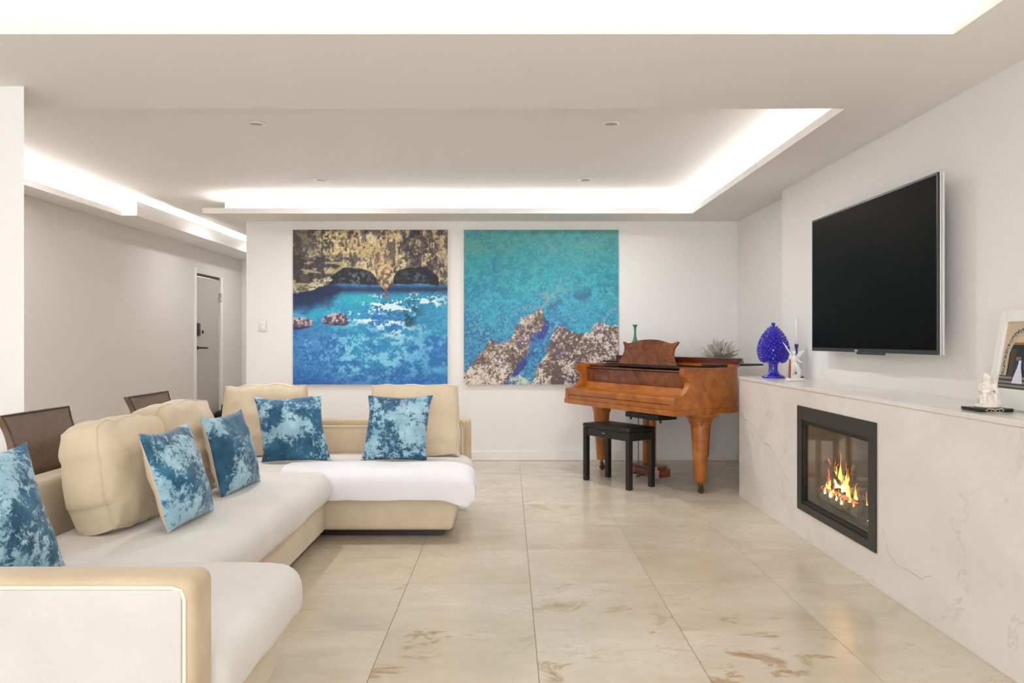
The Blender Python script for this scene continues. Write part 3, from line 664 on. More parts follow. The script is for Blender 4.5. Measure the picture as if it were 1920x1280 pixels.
def angel():
    t = thing('angel_figurine', 'small white porcelain winged angel with one arm raised beside the blue pine cone', 'figurine', (1.94, 5.13, MZ), -.1)
    b = B(); box(b, -.05, .05, -.035, .035, .0, .022, .006); ell(b, Vector((-.005, 0, .03)), (.042, .03, .02))
    obj('plinth', b, 'porcelain', t)
    b = B()   # robed body, arms, head as one figure
    limb(b, [(.016, -.002, .03), (.018, -.006, .065), (.004, 0, .1)], [.007, .009, .014])
    limb(b, [(-.02, .004, .035), (-.022, -.004, .07), (-.006, 0, .1)], [.007, .011, .014])
    limb(b, [(0, 0, .1), (-.002, 0, .125), (-.004, 0, .15), (-.004, 0, .166)], [.018, .014, .02, .012])
    limb(b, [(-.02, 0, .16), (-.03, -.004, .185), (-.05, -.006, .215)], [.009, .007, .005])
    limb(b, [(-.05, -.006, .215), (-.062, -.006, .235)], [.005, .006])
    limb(b, [(.014, 0, .158), (.024, -.008, .135), (.038, -.016, .128)], [.009, .007, .005])
    limb(b, [(-.005, 0, .168), (-.006, -.001, .178)], [.007, .007])
    ell(b, Vector((-.007, -.002, .19)), (.0115, .013, .015))
    ell(b, Vector((-.007, -.014, .188)), (.002, .003, .003)); ell(b, Vector((-.005, .004, .194)), (.013, .012, .014))
    for k in range(9):
        a = k/9*2*PI; limb(b, [(.017*math.cos(a), .014*math.sin(a), .118), (.032*math.cos(a)+.006, .024*math.sin(a), .072+.012*math.sin(3*a))], [.006, .004])
    o = obj('figure', b, 'porcelain', t); remesh(o, .0022, 2)
    w = B()
    for s, sc_ in ((1, 1.0), (-1, .45)):
        for k in range(7):
            a = math.radians(20+k*15); Ln = (.075-.004*k)*sc_
            st = Vector((.004*s, .014, .155-.004*k)); e = st+Vector((s*math.cos(a)*Ln*.95, .012, math.sin(PI/2-a*.6)*Ln-.02 - k*.006))
            mid = st.lerp(e, .55)+Vector((0, 0, .008)); tube(w, [st, mid, e], [.006, .012*max(.6, sc_), .003], 7)
    for v in w.verts: v.co.y = (v.co.y-.018)*.5+.02
    o = obj('wings', w, 'porcelain', t)
    ls = B(); limb(ls, [(.03, .012, .03), (.036, .016, .07), (.028, .012, .1)], [.01, .014, .006])
    remesh(obj('drapery', ls, 'porcelain', t), .002, 2)
    obj('raised_blade', tube(B(), [(-.060, -.006, .233), (-.072, -.006, .25), (-.086, -.006, .268)], [.003, .0026, .001], 7), 'porcelain', t)
    wd = B(); tube(wd, [(-.044, -.022, .022), (-.042, -.026, .08), (-.040, -.024, .15)], [.007, .009, .004], 8)
    obj('staff', wd, 'brownwood', t)['label'] = 'brown wooden piece at the left side'
angel()
t = thing('candle_holder', 'dark blue ceramic candlestick behind the white angel', 'candle holder', (2.06, 5.42, MZ))
obj('saucer', lathe(B(), [(.001, 0), (.03, 0), (.052, .012), (.055, .018), (.05, .016), (.02, .008), (.009, .02), (.007, .12), (.008, .215), (.013, .232), (.013, .248), (.010, .249), (.010, .236), (.001, .236)], 28, caps=False), 'cobalt_dark', t)
obj('handle', tube(B(), [(-.028+.020*math.cos(a), -.02, .045+.026*math.sin(a)) for a in arr(0, 2*PI, 20)[:-1]], .005, 8, True), 'cobalt_dark', t)
tag(obj('candle', lathe(B(), [(.001, .2365), (.0095, .2365), (.0095, .42), (.008, .43), (.0015, .432), (.001, .44)], 20, caps=False), 'wax'), 'tall white candle standing in the blue candlestick behind the angel', 'candle').location = (2.06, 5.42, MZ)

t = thing('tray', 'small black glossy rectangular tray under the cream seated figurine', 'tray', (1.872, 2.985, MZ))
obj('slab', bx(-.055, .078, -.06, .06, 0.0005, .014, .002), 'black_gloss', t)
sc = B()
for k, x in enumerate((-.022, -.005, .012, .026)):
    tube(sc, [(x+.008*math.cos(a), -.066, .007+.006*math.sin(a)) for a in arr(0, 2*PI, 12)[:-1]], .0018, 6, True)
tube(sc, [(-.036, -.065, .006), (-.02, -.068, .014), (.0, -.068, .008), (.02, -.068, .014), (.038, -.065, .007)], .002, 6)
obj('scroll_ornament', sc, 'chrome', t)['label'] = 'silver scroll ornament at the front edge'
def madonna():
    t = thing('seated_figurine', 'small cream figurine of a veiled seated woman on the black tray', 'figurine', (1.885, 2.985, MZ+.0145), -.15)
    obj('plinth', lathe(B(), [(.001, 0), (.043, 0), (.046, .004), (.044, .010), (.040, .014), (.001, .015)], 32, caps=False), 'cream_resin', t)
    b = B()
    ell(b, Vector((0, .006, .035)), (.036, .028, .026)); ell(b, Vector((.002, .01, .07)), (.024, .02, .034))
    ell(b, Vector((.004, .004, .115)), (.0135, .014, .017)); ell(b, Vector((.004, .010, .112)), (.017, .016, .024))
    ell(b, Vector((.004, -.010, .112)), (.002, .003, .003))
    limb(b, [(-.012, -.008, .05), (-.02, -.026, .045), (-.024, -.028, .016)], [.013, .012, .008])
    limb(b, [(.01, -.008, .05), (.016, -.028, .046), (.02, -.03, .016)], [.013, .012, .008])
    limb(b, [(.024, .006, .085), (.032, -.006, .065), (.028, -.02, .05)], [.009, .008, .006]); limb(b, [(-.018, .006, .085), (-.028, -.006, .07), (-.014, -.022, .062)], [.009, .008, .006])
    limb(b, [(-.02, -.02, .062), (-.006, -.024, .066)], [.009, .01]); ell(b, Vector((-.022, -.02, .078)), (.009, .009, .010))
    limb(b, [(.03, .0, .1), (.036, .006, .06), (.034, .01, .02)], [.006, .008, .01])
    for k in range(7):
        x = -.03+.01*k; limb(b, [(x, -.018, .045), (x*1.15, -.026, .015)], [.004, .005])
    remesh(obj('figure', b, 'cream_resin', t), .0018, 2)
madonna()
def photo_img(NX, NY):
    u = np.linspace(0, 1, NX); v = np.linspace(0, 1, NY); U, V = np.meshgrid(u, v)
    img = np.ones((NY, NX, 3))*C3(206, 180, 150)
    def arch(cu, w, top, base): # inside arch region
        r = w; cy = top+r*1.0
        return ((np.abs(U-cu) < w) & (V > cy) & (V < base)) | (((U-cu)**2+((V-cy)*1.05)**2) < r*r)
    rs = np.random.RandomState(4)
    o = arch(.52, .47, .06, .80); i = arch(.52, .40, .13, .80); ii = arch(.52, .34, .20, .82)
    fl = rs.rand(NY, NX); fcol = np.where((fl > .72)[..., None], C3(232, 226, 206), np.where((fl > .4)[..., None], C3(84, 84, 60), C3(44, 46, 34)))
    img = np.where(o[..., None], fcol, img); img = np.where(i[..., None], C3(196, 178, 146), img); img = np.where(ii[..., None], C3(214, 188, 150), img)
    img = np.where((ii & (V > .31))[..., None], C3(150, 96, 50), img); img = np.where((ii & (V > .34))[..., None], C3(30, 24, 22), img)
    img = np.where(((np.abs(U-.29) < .07) & (V > .40) & (V < .82))[..., None], C3(86, 56, 36), img)
    st = (V > .80); sv = (np.floor(V*34) % 2)[..., None]; img = np.where(st[..., None], C3(150, 138, 118)*(1-sv)+C3(70, 62, 54)*sv, img)
    g = (np.abs(U-.40) < .045) & (V > .58) & (V < .90); img = np.where(g[..., None], C3(34, 42, 66), img)
    br = (np.abs(U-.50) < .035+.10*smooth(V, .6, .92)) & (V > .57) & (V < .91); img = np.where(br[..., None], C3(226, 224, 238), img)
    for cu in (.415, .48): img = np.where((((U-cu)/.03)**2+((V-.545)/.026)**2 < 1)[..., None], C3(150, 110, 88), img)
    fb_ = (((U-.68)/.09)**2+((V-.56)/.2)**2 < 1) & (fl > .35); img = np.where(fb_[..., None], C3(74, 62, 200), img)
    fw = (((U-.62)/.03)**2+((V-.39)/.02)**2 < 1); img = np.where(fw[..., None], C3(220, 215, 200), img)
    return img
def framed():
    t = thing('picture_frame', 'white picture frame holding a wedding photograph, leaning at the right end of the ledge', 'picture frame', (2.0, 3.165, MZ))
    # local plane: u runs along -Y (towards the camera), w up, leaning back to +X
    lean = math.radians(9.5); ang = math.atan2(-.03, -.44)
    du = Vector((-.068, -.998, 0)); nrm0 = Vector((-.998, .068, 0)); up = (Vector((0, 0, 1))*math.cos(lean)-nrm0*math.sin(lean)); nn = du.cross(up).normalized()
    if nn.x > 0: nn = -nn
    def P(u, w, n): return du*u+up*w+nn*n+Vector((0, 0, .004))
    def pb(u0, u1, w0, w1, n0, n1):
        b = B(); vs = [b.verts.new(P(u, w, n)) for n in (n0, n1) for (u, w) in ((u0, w0), (u1, w0), (u1, w1), (u0, w1))]
        for f in ((0, 1, 2, 3), (4, 5, 6, 7), (0, 1, 5, 4), (1, 2, 6, 5), (2, 3, 7, 6), (3, 0, 4, 7)): b.faces.new([vs[i] for i in f])
        bmesh.ops.recalc_face_normals(b, faces=b.faces); bmesh.ops.bevel(b, geom=list(b.edges), offset=.0025, segments=2, affect='EDGES'); return b
    Wd, H = .34, .40
    obj('backing', pb(.005, Wd-.005, .005, H-.005, -.02, -.004), 'trim', t)
    for a in ((0, .045, 0, H), (Wd-.045, Wd, 0, H), (.0445, Wd-.0445, H-.048, H), (.0445, Wd-.0445, 0, .08)): obj('frame_bar', pb(*a, -.004, .010), 'trim', t)
    NX, NY = 90, 110; img = photo_img(NX, NY); me = bpy.data.meshes.new('photograph'); co = []
    for j in range(NY):
        for i in range(NX): co.append(P(.045+(Wd-.09)*i/(NX-1), H-.048-(H-.128)*j/(NY-1), .0))
    idx = np.arange(NX*NY).reshape(NY, NX); q = np.stack([idx[1:, :-1], idx[1:, 1:], idx[:-1, 1:], idx[:-1, :-1]], -1).reshape(-1, 4)
    me.from_pydata(co, [], q.tolist()); lin = np.where(img <= .04045, img/12.92, ((img+.055)/1.055)**2.4)
    ca = me.color_attributes.new('Col', 'FLOAT_COLOR', 'POINT'); ca.data.foreach_set('color', np.concatenate([lin.reshape(-1, 3), np.ones((NX*NY, 1))], 1).astype(np.float32).ravel())
    me.materials.append(M['photo']); o = bpy.data.objects.new('photograph', me); COL.objects.link(o); o.parent = t
    s = B(); tube(s, [P(.17, .26, -.02), (.105, -.17, 0.004)], .006, 6); obj('strut', s, 'trim', t)
framed()

# ================================================================== PIANO
PO = Vector((.517, 6.87, 0)); PA = math.atan2(-.867, .4985)
piano = thing('grand_piano', 'honey brown walnut baby grand piano with a scrolled music desk', 'piano', PO, PA)
# local frame: x = a (bass to treble), y = b (towards the tail), z up
Wp = 1.43
outl = [(0, .20), (0, .95), (.04, 1.10), (.14, 1.28), (.27, 1.42), (.40, 1.47), (.52, 1.45), (.62, 1.36), (.72, 1.22), (.84, 1.07), (1.0, .93), (1.16, .83), (1.30, .755), (1.40, .69), (Wp, .62), (Wp, .20)]
def off(pts, d):
    n = len(pts); out = []
    for i in range(n):
        a, b, c = Vector(pts[i-1]), Vector(pts[i]), Vector(pts[(i+1) % n]); t1 = (b-a).normalized(); t2 = (c-b).normalized()
        n1 = Vector((-t1.y, t1.x)); n2 = Vector((-t2.y, t2.x)); m_ = (n1+n2).normalized(); out.append(tuple(b+m_*d/max(.5, m_.dot(n1))))
    return out
# outline runs clockwise seen from above -> left normal points outwards
def ringprism(bm, outer, inner, z0, z1):
    n = len(outer); vs = [[bm.verts.new((p[0], p[1], z)) for p in pl] for pl in (outer, inner) for z in (z0, z1)]
    for i in range(n-1):
        j = i+1; o0, o1, i0, i1 = vs[0], vs[1], vs[2], vs[3]
        for q in ((o0[i], o0[j], o1[j], o1[i]), (i0[j], i0[i], i1[i], i1[j]), (o1[i], o1[j], i1[j], i1[i]), (o0[j], o0[i], i0[i], i0[j])): bm.faces.new(q)
    for k in (0, n-1): bm.faces.new((vs[0][k], vs[1][k], vs[3][k], vs[2][k]))
    bmesh.ops.recalc_face_normals(bm, faces=bm.faces); return bm
inner = off(outl, -.05); inner[0] = (.05, .20); inner[-1] = (Wp-.05, .20)
obj('rim', ringprism(B(), outl, inner, .665, .975), 'walnut', piano, angle=25)
o2 = off(outl, -.02); o2[0] = (.012, .2); o2[-1] = (Wp-.012, .2); i2 = off(outl, -.06); i2[0] = (.06, .2); i2[-1] = (Wp-.06, .2)
ob = off(outl, .006); ob[0] = (-.006, .2); ob[-1] = (Wp+.006, .2)
obj('lower_moulding', ringprism(B(), ob, i2, .62, .664), 'walnut', piano, angle=25)
sb = off(outl, -.055); sb[0] = (.055, .25); sb[-1] = (Wp-.055, .25)
obj('soundboard', prism(B(), sb, .67, .69), 'darkwood', piano, smooth=False)
sb2 = off(outl, -.052); sb2[0] = (.052, .225); sb2[-1] = (Wp-.052, .225)
obj('iron_plate', prism(B(), sb2, .90, .915), 'black_wood', piano, smooth=False)
# key block cheeks with the scrolled profile
prof = [(.0, .662), (0, .742), (.006, .752), (.02, .757), (.06, .762), (.10, .778), (.13, .806), (.148, .84), (.15, .872), (.138, .895), (.118, .905), (.108, .915), (.10, .935), (.10, .975), (.2, .975), (.2, .662)]
for x0, x1 in ((0, .05), (Wp-.05, Wp)):
    m4 = Matrix(((0, 0, 1, 0), (1, 0, 0, 0), (0, 1, 0, 0), (0, 0, 0, 1)))
    obj('cheek', prism(B(), prof, x0, x1, m4), 'walnut', piano, angle=30)
obj('keybed', bx(-.006, Wp+.006, -.008, .32, .62, .661, .003), 'walnut', piano, smooth=False)
obj('keyslip', bx(.051, Wp-.051, .004, .03, .662, .700, .002), 'walnut', piano, smooth=False)
cv = prism(B(), [(.0, .704), (.0, .742), (.01, .754), (.03, .759), (.17, .762), (.19, .775), (.205, .815), (.21, .815), (.21, .75), (.02, .704)], .051, Wp-.051, Matrix(((0, 0, 1, 0), (1, 0, 0, 0), (0, 1, 0, 0), (0, 0, 0, 1))))
obj('keyboard_cover', cv, 'walnut', piano, angle=35)
obj('fallboard', bx(.051, Wp-.051, .205, .222, .816, .932, .003), 'burl', piano)
obj('name_rail', bx(.051, Wp-.051, .195, .235, .9375, .948, .002), 'burl', piano)
# music shelf and desk
obj('music_shelf', bx(.051, .30, .235, .44, .945, .963, .002), 'darkwood', piano, smooth=False)
obj('desk_rail', bx(.08, 1.15, .40, .56, .952, .968, .003), 'darkwood', piano, smooth=False)
dk = []
dw0, dw1 = .19, .965; cxd = (dw0+dw1)/2
half = [(.0, .225), (.06, .224), (.12, .220), (.19, .208), (.24, .196), (.28, .190), (.31, .194), (.345, .205), (.365, .205), (.356, .185), (.338, .165), (.326, .14), (.326, .11), (.334, .08), (.352, .045), (.372, .02), (.385, 0)]
poly = [(cxd+x, z) for x, z in half]+[(cxd-x, z) for x, z in half[::-1][:-1]]
mdesk = prism(B(), poly, -.008, .008)
lean = Matrix.Rotation(math.radians(90-14), 4, 'X')
for v in mdesk.verts: v.co = lean @ v.co + Vector((0, .45, .974))
bmesh.ops.recalc_face_normals(mdesk, faces=mdesk.faces)
obj('music_desk', mdesk, 'burl', piano, angle=30)
obj('lid_prop', bx(.02, .16, .40, .62, .985, 1.0, .002), 'black_wood', piano)
# lid: rear leaf with the front leaf folded back on top of it
lidp = off([(0, .47)]+outl[1:-1]+[(Wp, .47)], .0)
def clip_low(pts, b):   # keep b >= value polygon assumed simple
    out = []
    for i in range(len(pts)):
        p, q = pts[i], pts[(i+1) % len(pts)]
        if p[1] >= b: out.append(p)
        if (p[1] >= b) != (q[1] >= b):
            t_ = (b-p[1])/(q[1]-p[1]); out.append((p[0]+(q[0]-p[0])*t_, b))
    return out
big_o = off(outl, .045); big_o[0] = (-.03, .2); big_o[-1] = (Wp+.045, .2)
big_o = [(max(-.03, x), y) for x, y in big_o]
md_o = off(outl, .018); md_o = clip_low(md_o, .58)
obj('lid_moulding', prism(B(), md_o, .976, .998), 'walnut', piano, smooth=False)
obj('lid', prism(B(), clip_low(big_o, .60), .9985, 1.022), 'mahogany', piano, smooth=False)
fo = [p for p in clip_low(big_o, .60)]; fo2 = []
for p in fo: fo2.append((p[0], min(p[1], .94)))
leaf = [(-.03, .60), (-.03, .93), (.98, .93), (1.16, .84), (1.30, .79), (1.42, .735), (Wp+.045, .66), (Wp+.045, .60)]
obj('folded_lid_leaf', prism(B(), leaf, 1.0225, 1.045), 'mahogany', piano, smooth=False)
ps = bx(-.10, .10, -.26, .26, -.006, .006, .002)
for v in ps.verts: v.co = Matrix.Rotation(.0, 4, 'Z') @ v.co + Vector((1.285, .72, .986))
obj('lid_slat', bx(1.20, 1.40, .50, .985, .981, .9965, .002), 'black_wood', piano)
# legs: octagonal tapering with bracket capital and caster
def piano_leg(a, b):
    rings = [(.105, .619), (.105, .605), (.088, .592), (.080, .575), (.079, .55), (.068, .40), (.056, .22), (.047, .105), (.042, .092)]
    bm = lathe(B(), rings, 8)
    for v in bm.verts:
        v.co = Matrix.Rotation(PI/8, 3, 'Z') @ v.co; v.co.x += a; v.co.y += b
    leg = obj('leg', bm, 'walnut', piano, angle=20)
    br = B()
    for s in (-1, 1): prism(br, [(s*.055, .619), (s*.15, .619), (s*.145, .605), (s*.10, .590), (s*.075, .565), (s*.062, .53), (s*.055, .53)], b-.05, b+.05, Matrix(((1, 0, 0, a), (0, 0, 1, 0), (0, 1, 0, 0), (0, 0, 0, 1))))
    obj('leg_bracket', br, 'walnut', leg, smooth=False)
    cs = B(); lathe(cs, [(.012, .092), (.012, .07), (.020, .066), (.020, .058), (.010, .056)], 14, c=(a, b))
    w = B(); bmesh.ops.create_cone(cs, cap_ends=True, segments=20, radius1=.026, radius2=.026, depth=.02, matrix=Matrix.Translation((a+.008, b, .0262)) @ Matrix.Rotation(PI/2, 4, 'Y'))
    w.free()
    for s in (-1, 1): box(cs, a+.008+s*.014-.002, a+.008+s*.014+.002, b-.008, b+.008, .02, .066)
    obj('caster', cs, 'brass', leg)
piano_leg(1.335, .355); piano_leg(.085, .345); piano_leg(.44, 1.27)
# pedal lyre
ly = B(); box(ly, .56, .98, .24, .44, .535, .578, .002)
obj('lyre_block', bx(.62, .92, .28, .40, .579, .619, .002), 'walnut', piano, smooth=False)
lyo = obj('lyre_head', ly, 'black_wood', piano, smooth=False)
for x in (.70, .785):
    obj('lyre_post', bx(x-.022, x+.022, .33, .37, .14, .534, .004), 'walnut', piano)
base = [(.56, .30), (.60, .25), (.88, .25), (.92, .30), (.92, .42), (.88, .46), (.60, .46), (.56, .42)]
o = B(); prism(o, base, .055, .12); prism(o, [((x-.74)*.85+.74, (y-.355)*.85+.355) for x, y in base], .12, .14)
obj('lyre_box', o, 'burl', piano, smooth=False)
for x in (.69, .80): obj('pedal', tube(B(), [(x, .25, .075), (x, .21, .07), (x-.012, .17, .062), (x, .145, .060), (x+.012, .17, .062), (x, .21, .07)], .006, 8), 'brass', piano)
for x in (.66, .86): obj('pedal_rod', tube(B(), [(x, .30, .14), (x, .30, .534)], .004, 8), 'brass', piano)
for x in (.56, .94): obj('lyre_peg', lathe(B(), [(.004, .534), (.008, .525), (.010, .512), (.004, .505)], 12, c=(x, .30)), 'black_wood', piano)

def pw(a, b, z): return PO + Vector((.4985*a+.867*b, -.867*a+.4985*b, z))
v = lathe(B(), [(.001, 0), (.03, 0), (.034, .006), (.05, .03), (.056, .055), (.05, .085), (.034, .115), (.02, .145), (.0125, .175), (.0105, .21), (.011, .25), (.015, .27), (.026, .284), (.025, .286), (.012, .272), (.008, .25), (.001, .24)], 36, caps=False)
vo = obj('vase', v, 'green_glaze'); vo.location = pw(.19, .65, 1.0455)
tag(vo, 'slender green glazed bottle vase behind the piano music desk', 'vase')
co = B(); rr = random.Random(21)
for k in range(95):
    th = rr.random()*2*PI; el = rr.random()**.75*1.45; Ln = .10+.07*rr.random()*(1 if el > .35 else .8)
    d = Vector((math.cos(th)*math.cos(el), math.sin(th)*math.cos(el), math.sin(el)*.95)); st = Vector((d.x*.03, d.y*.03, .012)); P = [st]; p = st.copy(); dd = d.copy()
    for q in range(4): dd = (dd+Vector((rr.uniform(-.2, .2), rr.uniform(-.2, .2), rr.uniform(-.1, .2)))).normalized(); p = p+dd*Ln/4; p.z = max(p.z, .008); P.append(p.copy())
    tube(co, P, [.011, .0105, .0095, .008, .0045], 7)
    if k % 2: e = P[2]+Vector((rr.uniform(-.04, .04), rr.uniform(-.04, .04), .03)); tube(co, [P[2], P[2].lerp(e, .5), e], [.006, .0055, .003], 6)
ell(co, Vector((0, 0, .014)), (.06, .06, .0135))
cobj = obj('coral', co, 'coral'); cobj.location = pw(.90, 1.0, 1.023); tag(cobj, 'white branching coral ornament on the piano lid', 'ornament')

# piano bench
bo = Vector((.912, 6.296, 0)); bench = thing('piano_bench', 'black piano bench with a padded vinyl seat in front of the piano', 'bench', bo, math.atan2(-.442, .299))
obj('seat', softbox(-.285, .285, -.15, .15, .452, .488, .014, step=.06, fn=lambda q: Vector((q.x, q.y, q.z+(.008*(1-(q.x/.285)**2)*(1-(q.y/.15)**2) if q.z > .47 else 0)))), 'black_vinyl', bench)
ap = B(); box(ap, -.245, .245, -.135, -.117, .385, .451, .002); box(ap, -.245, .245, .117, .135, .385, .451, .002); box(ap, -.275, -.257, -.10, .10, .385, .451, .002); box(ap, .257, .275, -.10, .10, .385, .451, .002)
obj('apron', ap, 'black_wood', bench, smooth=False)
for x in (-.262, .262):
    for y in (-.122, .122): obj('leg', bx(x-.021, x+.021, y-.021, y+.021, .001, .451, .004), 'black_wood', bench, smooth=False)
obj('nameplate', bx(-.05, -.015, -.1358, -.1352, .418, .424), 'chrome', bench, smooth=False)

# ================================================================== DINING CHAIRS
def chair(y, lab):
    t = thing('dining_chair', lab, 'chair', (-2.02, y, 0), 0, 'dining chairs behind the sofa')
    # faces -X: back at x=0, seat to x=-.44
    b = B(); rows = []; n = 22
    for k in range(n+1):
        s = k/n; z = .42+.465*s; x = -.0+.02*math.sin(s*PI)-.05*max(0, s-.72)*2.2
        w = .232-.03*(1-s)*1.0-.012*math.sin(max(0, (s-.7)/.3)*PI) if s > .7 else .232-.03*(1-s)
        rows.append((x, w, z))
    for side in (0, 1):
        for (x, w, z) in rows: pass
    V = []
    for (x, w, z) in rows:
        V.append([b.verts.new((x+dx+.006*(1-(yy/w)**2)*-1, yy, z)) for dx in (0, .03) for yy in arr(-w, w, 10)])
    m_ = 11
    for i in range(n):
        A, C_ = V[i], V[i+1]
        for k in range(m_-1):
            b.faces.new((A[k], A[k+1], C_[k+1], C_[k])); b.faces.new((A[m_+k+1], A[m_+k], C_[m_+k], C_[m_+k+1]))
        b.faces.new((A[0], C_[0], C_[m_], A[m_])); b.faces.new((A[m_-1], A[2*m_-1], C_[2*m_-1], C_[m_-1]))
    for A in (V[0], V[-1]):
        for k in range(m_-1): b.faces.new((A[k], A[k+1], A[m_+k+1], A[m_+k]))
    bmesh.ops.recalc_face_normals(b, faces=b.faces)
    back = obj('backrest', b, 'leather', t)
    e = B(); pts = [(x+.031, -w, z) for x, w, z in rows]+[(x+.031, w, z) for x, w, z in rows[::-1]]; tube(e, pts, .0035, 6)
    obj('seam', e, 'leather_edge', back)
    obj('seat', softbox(-.43, -.002, -.215, .215, .415, .475, .02, step=.08), 'leather', t)
    for sx in (-.40, -.03):
        for sy in (-.185, .185): obj('leg', bx(sx-.017, sx+.017, sy-.017, sy+.017, .001, .414, .004), 'leather_edge', t)
chair(3.255, 'brown leather dining chair behind the sofa, nearer one by the white pier')
chair(4.27, 'brown leather dining chair behind the sofa, farther one toward the hall')

# ================================================================== SOFA
sofa = thing('sectional_sofa', 'large beige velvet U-shaped sectional sofa with off-white seat covers', 'sofa', (-1.3, 3.4, 0))
so = Vector((1.3, -3.4, 0))
def spart(name, bm, mat, parent=sofa, **k):
    bmesh.ops.translate(bm, vec=so, verts=bm.verts); return obj(name, bm, mat, parent, **k)
XB, XI = -1.95, -1.82         # long backrest outer / inner
YA0, YA1 = 1.725, 1.85        # near arm
SZ = .42
def taper(zlo, amt, ax, edge, sgn):
    def f(q):
        t = max(0, min(1, (.25-q.z)/.2)); r = q.copy()
        if (q[ax]-edge)*sgn > -.3: r[ax] = q[ax]-sgn*amt*t*max(0, min(1, 1+((q[ax]-edge)*sgn)/.3))
        return r
    return f
# bases
spart('base', softbox(-1.80, -.285, 4.53, 5.24, .05, .262, .03, fn=taper(.05, .05, 0, -.285, 1)), 'beige')
spart('base', softbox(-1.80, -1.09, 2.58, 4.52, .05, .262, .025), 'beige')
spart('base', softbox(-1.80, -.745, 1.86, 2.57, .05, .262, .03, fn=taper(.05, .05, 0, -.745, 1)), 'beige')
# plinth rails (dark recess under the sofa)
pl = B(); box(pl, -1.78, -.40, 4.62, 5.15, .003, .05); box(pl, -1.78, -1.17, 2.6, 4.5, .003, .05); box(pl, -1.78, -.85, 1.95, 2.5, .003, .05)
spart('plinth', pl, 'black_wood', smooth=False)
# seats
def droop(x1=None, y0=None, y1=None, k=.03):
    def f(q):
        r = q.copy(); d = 0
        if x1 is not None: d = max(d, 1-(x1-q.x)/.16)
        if y0 is not None: d = max(d, 1-(q.y-y0)/.16)
        if y1 is not None: d = max(d, 1-(y1-q.y)/.16)
        d = max(0, d); r.z -= k*d*d; return r
    return f
spart('seat_cushion', softbox(-1.80, -.235, 4.475, 5.235, .255, SZ-.005, .07, disp=.008, fn=droop(x1=-.235, y0=4.475)), 'cover')
spart('seat_cushion', softbox(-1.80, -1.03, 2.60, 4.47, .255, SZ+.012, .075, disp=.010, fn=droop(x1=-1.03, y1=4.47)), 'cover')
spart('seat_cushion', softbox(-1.80, -.70, 1.855, 2.645, .255, SZ+.012, .07, disp=.008, fn=droop(x1=-.70, k=.02)), 'cover')
# far backrest (parallel to the back wall), long backrest and near arm
bk = spart('backrest', softbox(-1.95, -.26, 5.245, 5.375, .05, .64, .03), 'tan')
spart('inner_panel', bx(-1.80, -.32, 5.238, 5.2455, .30, .592, .004), 'beige', bk)
spart('piping', tube(B(), [(-1.80, 5.238, .594), (-.34, 5.238, .594), (-.322, 5.238, .588), (-.316, 5.238, .57), (-.316, 5.238, .30)], .005, 8), 'piping', bk)
bk = spart('backrest', softbox(XB, XI, YA1+.005, 5.24, .05, .64, .03), 'beige')
arm = spart('backrest', softbox(XB, -.715, YA0, YA1, .05, .645, .03), 'tan')
spart('outer_panel', softbox(XB+.02, -.742, YA0-.006, YA0+.006, .07, .622, .005, step=.1), 'arm_panel', arm)
spart('piping', tube(B(), [(XB+.02, YA0, .626), (-.765, YA0, .626), (-.744, YA0, .619), (-.737, YA0, .60), (-.737, YA0, .07)], .0045, 8), 'piping', arm)

# white throw over the front of the far seat
def throw():
    bm = B(); prof = []
    # path across the seat: y,z
    base_p = [(4.78, .424), (4.70, .424), (4.62, .423), (4.56, .418), (4.51, .404), (4.475, .378), (4.463, .34), (4.462, .30), (4.466, .262), (4.470, .244)]
    xs = arr(-1.36, -.235, 44)
    ext = [(-.215, -.022), (-.202, -.055), (-.198, -.10), (-.202, -.145)]
    G = []
    for i, x in enumerate(xs):
        row = []
        for j, (y, z) in enumerate(base_p):
            q = noise.noise(Vector((x*5, j*.6, 2))); sag = .0
            zz = z-.03*max(0, 1-(-.235-x)/.16)**2*(1 if z > .40 else .3); zz += .004*q
            if j == 9: zz -= .03*smooth_(x, -.40, -.26)+.006*noise.noise(Vector((x*9, 7, 2)))
            yy = y-.006*abs(noise.noise(Vector((x*8, 1, j*.2)))) - .004
            row.append(bm.verts.new((x, yy, zz)))
        G.append(row)
    for (x, dz) in ext:
        row = []
        for j, (y, z) in enumerate(base_p):
            base = z-.03 if z > .40 else z-.012
            f = 1 if j < 5 else max(.0, 1-(j-4)*.22)
            row.append(bm.verts.new((x, y-.006+.02*(1-f)+max(0, (5-j))*.0, max(base+dz*f, .235-(.02 if j > 6 else 0) ))))
        G.append(row)
    for i in range(len(G)-1):
        for j in range(len(base_p)-1): bm.faces.new((G[i][j], G[i+1][j], G[i+1][j+1], G[i][j+1]))
    bmesh.ops.recalc_face_normals(bm, faces=bm.faces)
    o = obj('throw', bm, 'throw')
    m = o.modifiers.new('s', 'SOLIDIFY'); m.thickness = .010; m.offset = 0
    s = o.modifiers.new('u', 'SUBSURF'); s.levels = 1; s.render_levels = 2
    tag(o, 'white cloth throw draped over the front edge of the far sofa seat', 'throw')
def smooth_(x, a, b): t = max(0, min(1, (x-a)/(b-a))); return t*t*(3-2*t)
throw()

